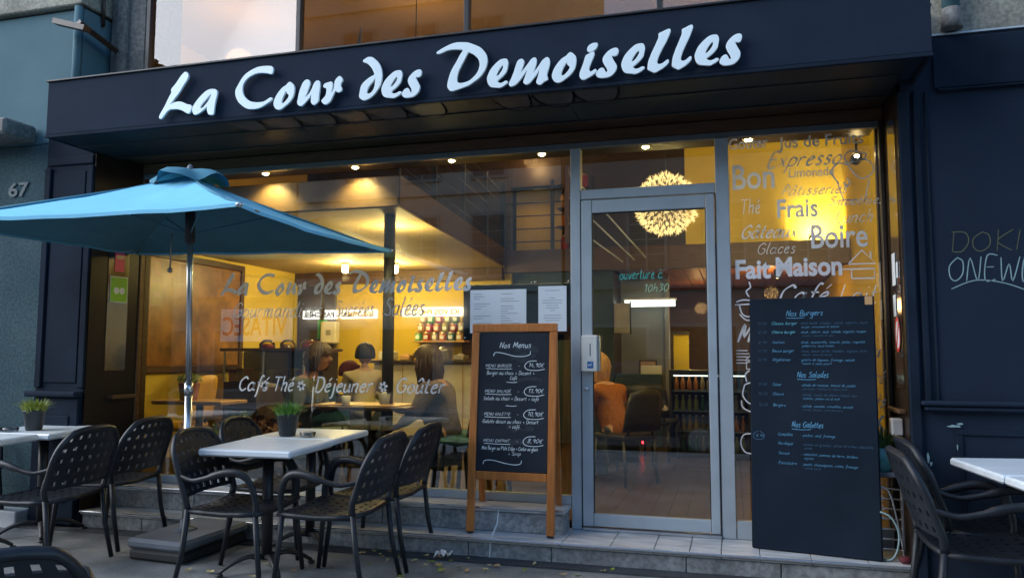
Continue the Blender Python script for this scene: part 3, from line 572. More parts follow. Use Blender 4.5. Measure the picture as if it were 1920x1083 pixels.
# ------------------------------------------------------------------ upper glazing
ug = thing('upper_glazing', 'mirrored upper window band above the sign reflecting the evening sky', 'window')
mx_ = [-4.97, -3.456, -1.962, -.465, 1.03]
for a, b in zip(mx_, mx_[1:]): fr('glass_pane', [(a+.018, b-.018, -.153, -.147, 3.58, 5.25)], 'upane', ug, .001)
for x in mx_: fr('mullion', [(x-.02, x+.02, -.19, -.12, 3.58, 5.25)], 'black', ug, .003)
fr('head', [(-5.0, 1.15, -.19, .3, 5.27, 5.6)], 'black', ug, .003)
fr('bottom_rail', [(-4.99, 1.03, -.18, -.11, 3.56, 3.5795)], 'black', ug, .002)

# ================================================================== INTERIOR
def st(name, boxes, m, b=0):
    mb = MB()
    for q in boxes: mb.box(*q) if not b else mb.bbox(*q, b)
    o = mb.obj(name, m); o['kind'] = 'structure'; return o
fl = st('floor', [(-6.7, 1.6, .06, 9.4, .10, .168)], 'brownd')
r_ = random.Random(2)
pm = {}
for j, x in enumerate([-1.35+i*.14 for i in range(16)]):       # floor boards that show through the door
    y = .08
    while y < 5.4:
        L = r_.uniform(.9, 1.9); e = min(y+L, 5.5); fr('floor_board', [(x+.002, x+.138, y+.002, e-.002, .168, .178+r_.uniform(0, .0012))], 'floor', fl, .002); y = e
st('wall', [(-6.75, -6.6, .1, 5.3, .17, 5.3)], 'yellow2'); st('wall', [(1.5, 1.62, .1, 9.4, .17, 5.3)], 'yellow')
st('wall', [(-6.6, -5.14, .1, .16, .17, 5.3), (1.0, 1.5, .1, .16, .17, 5.3)], 'brownd')
st('wall', [(-6.6, -3.1, 5.14, 5.3, .17, 2.679)], 'yellow')
st('wall', [(-3.095, -1.62, 5.2, 5.3, .17, 2.6)], 'teal')
st('wall', [(-1.62, -.96, 6.0, 6.1, .17, 2.6), (-.96, -.90, 5.9, 6.1, .17, 2.6)], 'grey')
st('wall', [(-1.62, 1.5, 9.2, 9.3, .17, 2.6)], 'brown'); st('wall', [(-1.70, -1.62, 5.3, 9.2, .17, 2.6)], 'brownd')
st('wall', [(-.62, 1.5, 5.6, 5.7, 2.93, 5.3)], 'yellow2'); st('wall', [(-2.44, -.625, 5.6, 5.7, 2.93, 5.3)], 'brownd')
st('wall', [(-6.6, -3.24, 5.6, 5.7, 2.95, 5.3)], 'brownd'); st('wall', [(-3.235, -2.445, 5.9, 6.0, 2.93, 3.98)], 'yellow'); st('wall', [(-3.235, -2.445, 5.6, 5.7, 3.985, 5.3)], 'brownd')
st('ceiling', [(-6.75, 1.62, -.1, 6.1, 5.3, 5.4)], 'cream')
st('bulkhead', [(-5.14, 1.0, .05, .345, 3.02, 3.50)], 'brownd')
st('wall', [(-6.75, 1.62, 9.35, 9.5, .1, 5.3), (-6.75, -6.6, 5.3, 9.4, .1, 5.3), (1.5, 1.62, 5.0, 5.001, .1, .2)], 'brownd'); st('ceiling', [(-6.75, 1.62, 6.1, 9.5, 5.3, 5.4)], 'brownd'); st('wall', [(-6.6, 1.5, 6.12, 6.2, 2.75, 5.3)], 'brownd')
M['tan2'] = mat('tan_board', (.16, .10, .045), .5, var=.12)
# mezzanine: cream soffit slab on the left, dark beam across the back
mz = MB().slab([(-6.6, .352, 2.68), (-2.76, .352, 2.68), (-3.2, 5.13, 2.68), (-6.6, 5.13, 2.68)], (0, 0, 1), .27).obj('mezzanine', 'cream'); mz['kind'] = 'structure'
fr('front_board', [(-6.6, -2.76, .338, .3505, 2.69, 2.955)], 'tan2', mz, .003)
MB().slab([(-2.757, .352, 2.70), (-2.745, .352, 2.70), (-3.185, 5.13, 2.70), (-3.197, 5.13, 2.70)], (0, 0, 1), .26).obj('slab_edge', 'brown', mz)
bm = st('beam', [(-3.2, 1.5, 5.05, 5.195, 2.60, 2.925)], 'brown', .006)
st('beam', [(-6.6, -3.2, 5.0, 5.135, 2.50, 2.679)], 'brown', .006)
bc = MB().box(-1.62, 1.5, 5.2, 9.2, 2.66, 2.70).obj('ceiling', 'brownd'); bc['kind'] = 'structure'
for i in range(13): fr('ceiling_board', [(-1.60+i*.235, -1.60+i*.235+.222, 5.2, 9.19, 2.635, 2.658)], 'amber', bc, .003)
cmn = tag(MB().tube([(-2.98, .66, .17), (-2.98, .66, 2.679)], .052, 16).obj('column', 'black'), 'slim round dark iron column between the seated women', 'column')
# railings
rl = thing('mezzanine_railing', 'black railing with thin horizontal rods in front of the lit upstairs wall', 'railing')
for x in (-3.2, -2.47, -1.9): fr('post', [(x-.025, x+.025, 5.06, 5.11, 2.93, 3.95)], 'black', rl, .004)
for i in range(5): MB().tube([(-3.2, 5.085, 3.05+i*.19), (-1.9, 5.085, 3.05+i*.19)], .009, 6).obj('rod', 'black', rl)
rl = thing('mezzanine_railing', 'dark railing running back along the edge of the cream mezzanine', 'railing')
for y in (.45, 1.6, 2.8, 4.0, 5.0):
    x = -2.80-(y-.35)*.092; fr('post', [(x-.02, x+.02, y-.02, y+.02, 2.95, 3.85)], 'black', rl, .004)
for i in range(5): MB().tube([(-2.81, .45, 3.08+i*.18), (-3.22, 5.0, 3.08+i*.18)], .008, 6).obj('rod', 'black', rl)
sr = thing('stair_handrail', 'three sloping metal rails of a staircase seen through the door glass', 'handrail')
for k in range(3): MB().tube([(-1.80+.0*k, 3.0+.02*k, 3.44-.30*k+.10), (-.92-.13*k, 3.0, 2.50-.02*k)], .011, 6).obj('rail', 'alu', sr)
fr('newel_post', [(-1.85, -1.80, 2.98, 3.03, 2.7, 3.6)], 'brown', sr, .004)
LK = .5
# spots under the bulkhead
def spot_light(loc, e, size, col=(1, .79, .33), aim=(0, 0, -1), blend=.7, r=.02):
    l = bpy.data.lights.new('spot_lamp', 'SPOT'); l.energy = e*LK; l.spot_size = rad(size); l.spot_blend = blend; l.color = col; l.shadow_soft_size = r
    o = bpy.data.objects.new('spot_lamp', l); COL.objects.link(o); o.location = loc; o.rotation_euler = Vector(aim).to_track_quat('-Z', 'Y').to_euler(); return o
def point_light(loc, e, r=.05, col=(1, .79, .30)):
    l = bpy.data.lights.new('point_lamp', 'POINT'); l.energy = e*LK; l.color = col; l.shadow_soft_size = r
    o = bpy.data.objects.new('point_lamp', l); COL.objects.link(o); o.location = loc; return o
sp = [(-3.974, 'recessed ceiling spot nearest the parasol top'), (-3.096, 'recessed ceiling spot above the word Demoiselles on the glass'), (-2.213, 'recessed ceiling spot above the framed menu case'), (-1.443, 'recessed ceiling spot just before the door frame'), (-.617, 'recessed ceiling spot over the glazed door'), (.145, 'recessed ceiling spot above the word Goûter')]
p0 = None
for x, lb in sp:
    if p0 is None:
        p0 = thing('ceiling_spot', lb, 'spotlight', (x, .19, 3.018), 0, 'spots above the shop window')
        MB().lathe([(.045, 0), (.045, -.006), (.034, -.008), (.030, .0)], 18, caps=False).obj('trim_ring', 'steel', p0)
        MB().lathe([(0, -.002), (.024, -.004), (.024, -.012), (.014, -.018), (0, -.02)], 14, caps=False).obj('bulb', 'spotbulb', p0)
    else: relabel(copy_tree(p0), lb, (x, .19, 3.018))
    spot_light((x, .19, 2.99), 30, 120, aim=(-.05, .35, -1))
# surface bulbs under the mezzanine
for i, (x, y, lb) in enumerate([(-5.14, 3.9, 'bare glowing ceiling bulb over the far tables'), (-4.48, 4.1, 'glowing ceiling bulb half hidden by the iron column')]):
    t = thing('ceiling_bulb', lb, 'ceiling light', (x, y, 2.68), 0, 'bulbs under the mezzanine')
    MB().lathe([(.05, 0), (.05, -.03), (.03, -.035)], 14).obj('base', 'white', t); MB().lathe([(.03, -.035), (.042, -.06), (.042, -.12), (.03, -.14), (0, -.145)], 14, caps=False).obj('bulb', 'bulb', t)
    point_light((x, y, 2.47), 34, .05)
# dandelion pendant: hundreds of small petals on wires round a bulb
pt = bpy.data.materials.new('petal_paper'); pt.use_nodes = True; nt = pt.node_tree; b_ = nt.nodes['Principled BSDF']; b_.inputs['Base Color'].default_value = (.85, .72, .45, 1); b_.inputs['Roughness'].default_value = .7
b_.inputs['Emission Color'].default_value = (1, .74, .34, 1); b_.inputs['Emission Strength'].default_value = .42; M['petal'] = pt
pd = thing('pendant_lamp', 'glowing dandelion shaped paper petal pendant hanging behind the door', 'pendant lamp', (-.612, 2.0, 2.905))
MB().tube([(0,0,.05), (0,0,2.39)], .006, 6).obj('cord', 'black', pd); MB().sphere((0,0,0), .045).obj('bulb', 'bulb', pd)
core = MB().sphere((0,0,0), .075, 10, 6).obj('core', 'white', pd)
wr = MB(); r_ = random.Random(4); pet = MB(); N = 330
for i in range(N):
    z = 1-2*(i+.5)/N; a = i*2.39996; q = math.sqrt(1-z*z); d = Vector((q*math.cos(a), q*math.sin(a), z)); L = .335*r_.uniform(.90, 1.03)
    wr.tube([d*.07, d*(L-.03)], .0012, 3, False)
    u = d.orthogonal().normalized(); u.rotate(Matrix.Rotation(r_.uniform(0, 6.28), 3, d)); w = d.cross(u)
    for k in range(5):
        an = k*math.pi*.4+r_.uniform(-.3, .3); e = (u*math.cos(an)+w*math.sin(an)); f = d.cross(e); q_ = r_.uniform(.6, 1.1)
        c = d*(L-.060); tip = c+d*.060*q_+e*.030*q_; mdp = c+d*.034+e*.014; pet.add([c, mdp+f*.0055, tip, mdp-f*.0055], [(0,1,2,3)])
wr.obj('wire_spray', 'steel', pd)['kind'] = 'stuff'; pet.obj('paper_petals', 'petal', pd)['kind'] = 'stuff'
point_light((-.612, 2.0, 2.90), 60, .09)
# black track spotlight that washes the yellow wall
def tspot(name, label, loc, aim, e, size=85):
    t = thing(name, label, 'spotlight', loc); d = Vector(aim).normalized(); P = lambda s: tuple(d*s)
    MB().tube([(0,0,.02), (0,0,.14)], .01, 6).obj('stem', 'black', t); MB().tube([P(-.05), P(-.03), P(.05), P(.07)], [.018, .04, .045, .045], 12, caps=False).obj('housing', 'black', t)
    MB().tube([P(.045), P(.052)], .036, 12).obj('lens', 'spotbulb', t); spot_light(tuple(Vector(loc)+d*.09), e, size, aim=aim, blend=1); return t
tspot('track_spot', 'black spotlight hanging at the top of the lettered window', (.95, .62, 2.93), (.3, 4.8, -.1), 260, 75)
tspot('wall_uplight', 'black uplight on the beam throwing a hot glow on the pale yellow wall', (1.05, 5.22, 2.97), (.1, .38, .22), 95, 130)
tspot('track_spot', 'small black spotlight under the dark beam behind Maison', (.60, 5.3, 2.50), (0, .3, 1), 10, 120)
point_light((.55, 5.9, 2.3), 20, .1, (1, .55, .2)); point_light((-.5, 7.6, 2.2), 7, .1, (1, .55, .2)); point_light((.4, 1.6, 3.9), 55, .15, (1, .72, .30))  # room lights added without fixtures to raise the brightness
point_light((-2.85, 5.3, 4.3), 12, .1, (1, .6, .25)); point_light((-3.2, 1.8, 4.7), 12, .15, (1, .58, .22)); point_light((-5.3, 1.6, 4.7), 12, .15, (1, .58, .22)); point_light((-4.2, 2.2, 2.5), 10, .05)  # unseen lights added upstairs and under the mezzanine, no fixtures
# upstairs: globe paper lantern and hooded lamp seen in the upper windows
t = thing('paper_lantern', 'round white paper lantern behind the upper windows', 'lantern', (-2.85, .9, 4.02)); MB().sphere((0,0,0), .21, 20, 14, (1, 1, .9)).obj('shade', 'white', t); MB().tube([(0,0,.18), (0,0,1.27)], .005, 5).obj('cord', 'black', t)
t = thing('folded_parasol', 'tall narrow white folded cloth behind the upper window', 'cloth', (-3.27, .5, 3.55)); MB().tube([(0,0,0), (.0,0,.1), (.01,0,.5), (.05,0,.85)], [.05, .055, .045, .008], 8).obj('cover', 'white', t)
t = thing('tilted_shade', 'pale oval lampshade hanging upstairs behind the glass', 'lampshade', (-3.0, 3.4, 3.95)); MB().sphere((0,0,0), .14, 16, 8, (1.3, 1, .45)).obj('shade', 'white', t); MB().tube([(0,0,.05), (0,0,1.3)], .005, 5).obj('cord', 'black', t)
t = thing('tilted_shade', 'second pale lampshade beside it upstairs behind the glass', 'lampshade', (-3.42, 3.4, 3.92)); MB().sphere((0,0,0), .13, 16, 8, (1.2, 1, .5)).obj('shade', 'white', t); MB().tube([(0,0,.05), (0,0,1.3)], .005, 5).obj('cord', 'black', t)
t = thing('upstairs_shelf', 'dark upstairs shelf holding red and amber jars beside the lit wall', 'shelf', (-2.36, 5.4, 2.93))
for z in (0, .35, .62, .9): fr('board', [(-.09, .42, -.12, .12, z, z+.02)], 'brownd', t, .003)
for i, (x, z, m) in enumerate([(.0, .02, 'red'), (.02, .37, 'orange'), (.0, .64, 'tan'), (.2, .02, 'red'), (.25, .37, 'maroon'), (.2, .64, 'maroon'), (.3, .92, 'red'), (.05, .92, 'maroon')]):
    j = thing('storage_jar', ['red glass jar at the bottom of the upstairs shelf', 'orange jar upstairs above the red jar', 'tan jar upstairs on the third board', 'second red jar upstairs next to the corner', 'dark red jar on the second upstairs board', 'dark red jar on the third upstairs board', 'red jar on top of the upstairs shelf', 'maroon jar on top of the upstairs shelf'][i], 'jar', (-2.36+x, 5.4, 2.93+z), 0, 'jars on the upstairs shelf')
    MB().lathe([(.05, 0), (.06, .01), (.06, .17), (.045, .2)], 12).obj('body', m, j); MB().lathe([(.048, .2), (.048, .23), (0, .235)], 12, caps=False).obj('lid', 'lid', j)

# ------------------------------------------------------------------ back wall furniture
dw = thing('dark_doorway', 'dark open doorway in the ochre back wall', 'doorway', (0, 0, 0))
fr('door_leaf', [(-6.58, -5.93, 5.08, 5.135, .18, 2.49)], 'brownd', dw, .006); fr('lit_window', [(-6.22, -6.05, 5.07, 5.079, 1.66, 1.95)], 'green', dw, .002)
t = thing('towel_dispenser', 'cream paper towel dispenser on the dark doorway panel', 'dispenser', (-5.97, 4.98, 1.58)); fr('case', [(-.12, .14, -.06, .09, 0, .34)], 'white', t, .02); fr('window', [(-.02, .06, -.063, -.06, .13, .21)], 'grey2', t, .001)
shf = thing('tea_shelf', 'small wall shelf stacked with rows of coloured tea tins', 'shelf', (-4.15, 4.98, 1.62))
fr('board', [(-.40, .42, -.10, .15, -.025, 0)], 'tan', shf, .004); fr('back_panel', [(.30, .46, .13, .155, -.3, .35)], 'brown', shf, .004)
cols = [['green', 'red', 'grey2', 'orange', 'dgreen', 'tan'], ['tan', 'pink', 'orange', 'olive', 'red', 'grey2'], ['tan', 'green', 'pink', 'olive', 'dgreen']]
cn = {'green': 'bright green', 'red': 'red', 'grey2': 'grey', 'orange': 'orange', 'dgreen': 'dark green', 'tan': 'tan', 'pink': 'pink', 'olive': 'olive'}
tin0 = {}
for r, row in enumerate(cols):
    for i, c in enumerate(row):
        lb = '%s tea tin, number %s along the %s row of the stack' % (cn[c], ['one', 'two', 'three', 'four', 'five', 'six'][i], ['bottom', 'middle', 'top'][r])
        loc = (-4.15-.33+i*.128+r*.035, 4.97+.01*((i*7+r) % 3), 1.62+r*.131)
        if c not in tin0:
            t = thing('tea_tin', lb, 'tin', loc, 0, 'tea tins stacked on the wall shelf'); MB().lathe([(.050, 0), (.053, .005), (.053, .098), (.048, .103)], 16).obj('body', c, t)
            MB().lathe([(.054, .103), (.054, .128), (.0, .1295)], 16, caps=False).obj('lid', 'lid', t); fr('paper_label', [(-.03, .03, -.0555, -.052, .025, .08)], 'paper', t, .0005); tin0[c] = t
        else: relabel(copy_tree(tin0[c]), lb, loc)
ct = thing('service_counter', 'long service counter with dark top and cream front', 'counter', (0, 0, 0))
fr('front', [(-4.95, -3.15, 4.45, 4.95, .18, 1.29)], 'white', ct, .006); fr('worktop', [(-5.0, -3.10, 4.40, 4.97, 1.292, 1.335)], 'brownd', ct, .006)
for x in (-4.5, -4.05, -3.6): fr('joint', [(x-.006, x+.006, 4.444, 4.45, .2, 1.28)], 'tan', ct, .001)
for i, (x, w, h, m, lb) in enumerate([(-4.82, .22, .17, 'white', 'small cream appliance on the service counter near the shelf end'), (-4.52, .16, .10, 'tan', 'low tan box on the service counter'), (-3.98, .22, .2, 'steel', 'steel coffee grinder under the tea shelf'), (-3.7, .16, .1, 'grey2', 'grey tray stack on the service counter'), (-3.32, .18, .26, 'tan', 'tan canister at the end of the service counter')]):
    t = thing('counter_appliance', lb, 'appliance', (x, 4.65, 1.335)); fr('body', [(-w/2, w/2, -.1, .1, 0, h*.75)], m, t, .012); MB().lathe([(w*.3, h*.75), (w*.32, h*.85), (.02, h), (0, h)], 12).obj('top', m, t)
# display cabinet left of the women
dc = thing('display_cabinet', 'glass fronted display cabinet with red and yellow goods by the ochre wall', 'cabinet', (-5.55, 3.0, .17))
fr('carcass', [(-.62, .55, .1, .5, 0, 1.28), (-.62, .55, -.3, .1, 0, .9)], 'brownd', dc, .01); fr('top_board', [(-.66, .6, -.34, .52, 1.282, 1.32)], 'brown', dc, .006)
fr('glass_front', [(-.60, .53, -.315, -.305, .92, 1.27)], 'clear', dc, .001)
for x in (-.6, -.04, .52): fr('bar', [(x-.012, x+.012, -.32, -.30, .9, 1.28)], 'alu', dc, .002)
r_ = random.Random(12)
for i in range(10):
    c = ['red', 'yel', 'red', 'orange', 'grey2', 'olive', 'red', 'maroon', 'yel', 'red'][i]; nm = {'yel': 'yellow'}.get(c, cn.get(c, c))
    t = thing('packet', '%s packet %s in the glass display cabinet' % (nm, ['by the near end', 'second along', 'third along', 'fourth along', 'fifth along', 'sixth along', 'seventh along', 'eighth along', 'ninth along', 'by the far end'][i]), 'packet', (-6.08+i*.108, 2.78, 1.072)); fr('box', [(-.045, .045, -.04, .05, 0, r_.uniform(.12, .19))], c, t, .006)
for i in range(3):
    t = thing('glass_dome', ['small glass dome on the cabinet top nearest the painting', 'small glass dome in the middle of the cabinet top', 'small glass dome on the cabinet end near the doorway'][i], 'glass dome', (-5.75+i*.3, 3.0, 1.49)); MB().lathe([(.1, 0), (.1, .06), (.05, .11), (0, .115)], 14, caps=False).obj('dome', 'clear', t); MB().lathe([(0, .0), (.08, .0), (.07, .05), (0, .06)], 12, caps=False).obj('cake', ['red', 'tan', 'red'][i], t)
# big painting on the side wall
pa = thing('painting', 'large brown mottled painting in a dark frame on the side wall', 'painting', (0, 0, 0))
M['paintm'] = mat('painting_mottle', (.10, .045, .015), .35, scale=3.5, col2=(.42, .20, .05)); fr('canvas', [(-6.598, -6.57, 1.80, 3.56, 1.27, 2.56)], 'paintm', pa, .003)
fr('frame', [(-6.599, -6.55, 1.72, 1.797, 1.19, 2.64), (-6.599, -6.55, 3.563, 3.64, 1.19, 2.64), (-6.599, -6.55, 1.80, 3.56, 1.19, 1.267), (-6.599, -6.55, 1.80, 3.56, 2.563, 2.64)], 'brown', pa, .004)
# door side: grey wall items, lit doorway, fridge
t = thing('picture', 'small dark framed picture on the grey wall seen through the door', 'picture', (-1.22, 5.985, 1.12)); fr('frame', [(-.13, .13, -.02, .01, 0, .22)], 'brown', t, .004); fr('print', [(-.11, .11, -.024, -.021, .02, .20)], 'tan', t, .001)
t = thing('notice', 'white notice sheet pinned on the dark wall behind the door glass', 'notice', (-1.60, 5.15, 1.72)); fr('sheet', [(-.0, .22, 0, .01, 0, .42)], 'grey2', t, .002); fr('frame', [(-.02, -.002, -.01, .012, -.02, .44), (.222, .24, -.01, .012, -.02, .44)], 'black', t, .001)
t = thing('lit_doorway', 'narrow yellow lit doorway beside the grey wall', 'doorway', (-.86, 6.2, .17)); fr('opening', [(-.03, .22, .1, .12, 0, 1.55)], 'yellow', t, .002); fr('frame', [(-.04, .0, -.02, .04, 0, 1.6), (.0, .24, -.02, .04, 1.55, 1.6)], 'brownd', t, .003)
point_light((-.62, 5.9, 1.6), 3, .03)
lp = thing('tube_light', 'bright white fluorescent light box above the grey wall', 'light', (-1.15, 5.6, 2.12)); M['tubew'] = emit('cool_tube', (.9, 1, .85), 1.3); fr('diffuser', [(-.36, .36, 0, .12, 0, .09)], 'tubew', lp, .004); fr('housing', [(-.38, .38, -.0, .14, .092, .12)], 'white', lp, .004)
fg = thing('drinks_fridge', 'glass front drinks fridge full of bottles seen through the door', 'fridge', (-.46, 4.0, .17))
fr('carcass', [(-.30, -.27, -.05, .5, 0, 1.02), (.62, .65, -.05, .5, 0, 1.02), (-.27, .62, .47, .5, 0, 1.02), (-.30, .65, -.05, .5, 1.022, 1.06), (-.27, .62, -.05, .5, 0, .08)], 'black', fg, .004)
for z in (.32, .56, .80): fr('shelf', [(-.268, .618, -.02, .46, z, z+.012)], 'alu', fg, .002)
fr('glass_front', [(-.27, .62, -.045, -.038, .09, 1.01)], 'clear', fg, .001); fr('strip_light', [(-.25, .60, .0, .02, .985, 1.0)], 'tubew', fg, .002)
bt = None
for s, z in enumerate((.082, .334, .574, .814)):
    for i in range(11):
        lb = 'small bottle on the %s shelf of the drinks fridge, %s from the hinge' % (['lowest', 'second', 'third', 'top'][s], ['first', 'second', 'third', 'fourth', 'fifth', 'sixth', 'seventh', 'eighth', 'ninth', 'tenth', 'eleventh'][i])
        loc = (-.46-.22+i*.078, 4.06, .17+z)
        if bt is None or i % 4 == 0:
            bt = thing('bottle', lb, 'bottle', loc, 0, 'bottles in the drinks fridge'); MB().lathe([(.026, 0), (.028, .01), (.028, .10), (.012, .14), (.012, .17)], 9).obj('glass', ['dgreen', 'tan', 'olive', 'orange', 'grey2', 'brown'][(i+s) % 6], bt); MB().lathe([(.014, .17), (.014, .182), (0, .183)], 9, caps=False).obj('cap', 'white', bt)
        else: relabel(copy_tree(bt), lb, loc)
t = thing('standby_light', 'small red glowing indicator near the floor behind the door', 'light', (-1.12, 4.3, .31)); M['redl'] = emit('red_led', (1, .02, .03), 6); MB().sphere((0,0,0), .018).obj('lens', 'redl', t); fr('case', [(-.05, .05, .02, .12, -.05, .05)], 'black', t, .006)
t = thing('low_cabinet', 'dark blue low cabinet in front of the grey wall', 'cabinet', (-1.35, 5.0, .17)); fr('body', [(-.22, .42, 0, .5, 0, .98)], 'teal', t, .01); fr('drawer', [(-.2, .4, -.015, .0, .55, .93)], 'teal', t, .006)
t = thing('till_box', 'cream box standing on the dark blue cabinet', 'box', (-1.1, 5.1, 1.15)); fr('body', [(-.13, .15, 0, .12, 0, .12)], 'white', t, .008)
# inside chairs behind the door and along the window
def cafe_seat(label, x, y, rz, m, z=.17, sc=1.):
    t = thing('dining_chair', label, 'chair', (x, y, z), rz); t.scale = (sc,)*3
    MB().bbox(-.22, .22, -.22, .22, .43, .49, .02).obj('seat', m, t)
    mb = MB(); P = [(-.23, -.21+.42*i/6, 0) for i in range(7)]
    vs = []; fs = []
    for j in range(6):
        for i in range(7):
            u = -1+2*i/6; v = j/5; wd = .225*(1-.18*v**3); vs.append((-.21-.07*v-.03*(1-u*u), u*wd, .52+.40*v-.04*abs(u)**3*v))
    n = len(vs); vs += [(a-.035, b, c) for a, b, c in vs]
    for j in range(5):
        for i in range(6): a = j*7+i; fs += [(a, a+1, a+8, a+7), (n+a, n+a+7, n+a+8, n+a+1)]
    for i in range(6): fs += [(i, i+n, i+n+1, i+1), (35+i, 36+i, 36+i+n, 35+i+n)]
    for j in range(5): fs += [(7*j, 7*j+7, 7*j+7+n, 7*j+n), (7*j+6, 7*j+6+n, 7*j+13+n, 7*j+13)]
    mb.add(vs, fs, True); mb.obj('backrest', m, t)
    for sx, sy in ((1,1),(1,-1),(-1,1),(-1,-1)): MB().tube([(sx*.19, sy*.19, .43), (sx*.23, sy*.21, 0)], .017, 6).obj('leg', 'black', t)
    for sy in (1, -1): MB().tube([(-.2, sy*.16, .44), (-.23, sy*.16, .56)], .014, 6).obj('back_post', 'black', t)
    return t
def inner_table(label, x, y, w, d, z, m='brown'):
    t = thing('dining_table', label, 'table', (x, y, .17)); MB().bbox(-w/2, w/2, -d/2, d/2, z-.17-.035, z-.17, .006).obj('tabletop', m, t)
    MB().tube([(0,0,.03), (0,0,z-.17-.035)], .035, 10).obj('column', 'black', t); MB().lathe([(.2, 0), (.2, .015), (.05, .03), (0, .03)], 18, caps=False).obj('foot', 'black', t); return t
inner_table('dark table with cups between the two women', -3.15, .62, 1.02, .62, .965)
inner_table('narrow wooden table with the terracotta plant pot', -4.80, .48, .75, .4, .985, 'tan')
cafe_seat('yellow moulded chair behind the parasol pole', -5.50, 1.0, rad(190), 'yel', sc=1.12)
cafe_seat('teal velvet chair back close behind the sandwich board glass', -2.15, .62, rad(175), 'tealc', sc=1.1)
cafe_seat('dark teal chair beside the woman in brown', -2.45, 1.25, rad(180), 'tealc', sc=1.05)
cafe_seat('dark teal chair behind the parasol pole, low by the glass', -4.05, 1.5, rad(120), 'tealc')
cafe_seat('black dining chair behind the glass door near the fridge', -1.05, 2.9, rad(100), 'black'); cafe_seat('black dining chair deeper in, beside the blue cabinet', -.9, 3.7, rad(80), 'black')
cafe_seat('dark seat of the woman in the green grey top', -4.08, .95, rad(0), 'brownd', sc=1.05)
inner_table('dark table in front of the blond person', -1.3, 2.35, .5, .6, .93, 'brownd')
def cup(name, label, x, y, z, r, h, m, lid=None):
    t = thing(name, label, 'cup', (x, y, z)); MB().lathe([(r*.75, 0), (r, h), (r*.93, h), (r*.7, .006), (0, .006)], 14, caps=False).obj('body', m, t)
    if lid: MB().lathe([(0, h*.55), (r*.85, h*.6), (r*.3, h*1.15), (0, h*1.2)], 12, caps=False).obj('filling', lid, t)
cup('tumbler', 'white paper cup at the front of the inner table', -3.25, .40, .966, .042, .085, 'white'); cup('sundae_glass', 'patterned dessert cup with cream near the column', -2.98, .60, .966, .055, .10, 'grey2', 'white')
cup('sundae_glass', 'dessert cup in front of the woman in green grey', -3.42, .62, .966, .055, .09, 'clear', 'yel')
t = thing('tray', 'yellow lit serving tray on the inner table', 'tray', (-3.15, .62, .966)); MB().bbox(-.42, .40, -.24, .2, 0, .008, .003).obj('base', 'tan', t)
# potted plants inside
def foliage(name, n, h, spread, m, parent, w=.02, z0=0, seed=1, lean=.5, droop=0):
    rr = random.Random(seed); mb = MB()
    for i in range(n):
        a = rr.uniform(0, 6.28); r = spread*math.sqrt(rr.random())*.45; L = h*rr.uniform(.6, 1.1); ln = rr.uniform(0, lean)
        b0 = Vector((r*math.cos(a), r*math.sin(a), z0)); d = Vector((math.cos(a)*ln, math.sin(a)*ln, 1)).normalized(); s = Vector((-math.sin(a), math.cos(a), 0)).normalized()*w*rr.uniform(.5, 1)
        mid = b0+d*L*.55; tip = b0+d*L+Vector((math.cos(a), math.sin(a), -droop))*spread*.35*ln
        mb.add([b0-s*.4, b0+s*.4, mid+s*.5, mid-s*.5, tip], [(0,1,2,3), (3,2,4)])
    return mb.obj(name, m, parent)
def bush(name, n, R, m, parent, leaf=.03, z0=0, seed=1, squash=.8):
    rr = random.Random(seed); mb = MB()
    for i in range(n):
        d = Vector((rr.gauss(0,1), rr.gauss(0,1), rr.gauss(0,1))).normalized()*R*rr.uniform(.35, 1.05); d.z = d.z*squash+R*squash; c = d+Vector((0,0,z0))
        u = Vector((rr.gauss(0,1), rr.gauss(0,1), rr.gauss(0,1))).normalized(); v = u.orthogonal().normalized()
        L = leaf*rr.uniform(.6, 1.3); mb.add([c-u*L, c+v*L*.45, c+u*L, c-v*L*.45], [(0,1,2), (0,2,3)])
    return mb.obj(name, m, parent)
point_light((-3.2, 1.25, 2.45), 30, .06)  # unseen fill light added over the seated people
t = thing('potted_plant', 'yellow green plant in a terracotta pot on the narrow inner table', 'plant', (-4.86, .40, .985)); MB().lathe([(.075, 0), (.095, .15), (.1, .16), (.085, .155), (0, .14)], 16, caps=False).obj('pot', 'terra', t); bush('foliage', 260, .10, 'leafy', t, .022, .13, 5, .6)
for i, (x, y, z, m, lb, R) in enumerate([(-4.25, .28, .45, 'leafd', 'dark green bushy plant behind the glass by the parasol pole', .24), (-3.95, .25, .42, 'leafr', 'reddish brown leafy plant behind the glass near the word Café', .22), (-3.68, .3, .40, 'leafd', 'dark green plant low behind the glass under the asterisk', .16)]):
    t = thing('leafy_plant', lb, 'plant', (x, y, .17)); MB().lathe([(.1, 0), (.13, .24), (.135, .25), (.12, .24), (0, .22)], 16, caps=False).obj('pot', 'pot', t); bush('foliage', 420, R, m, t, .045, .26, i+3, 1.0); foliage('stems', 14, .3, .2, m, t, .02, .22, i)

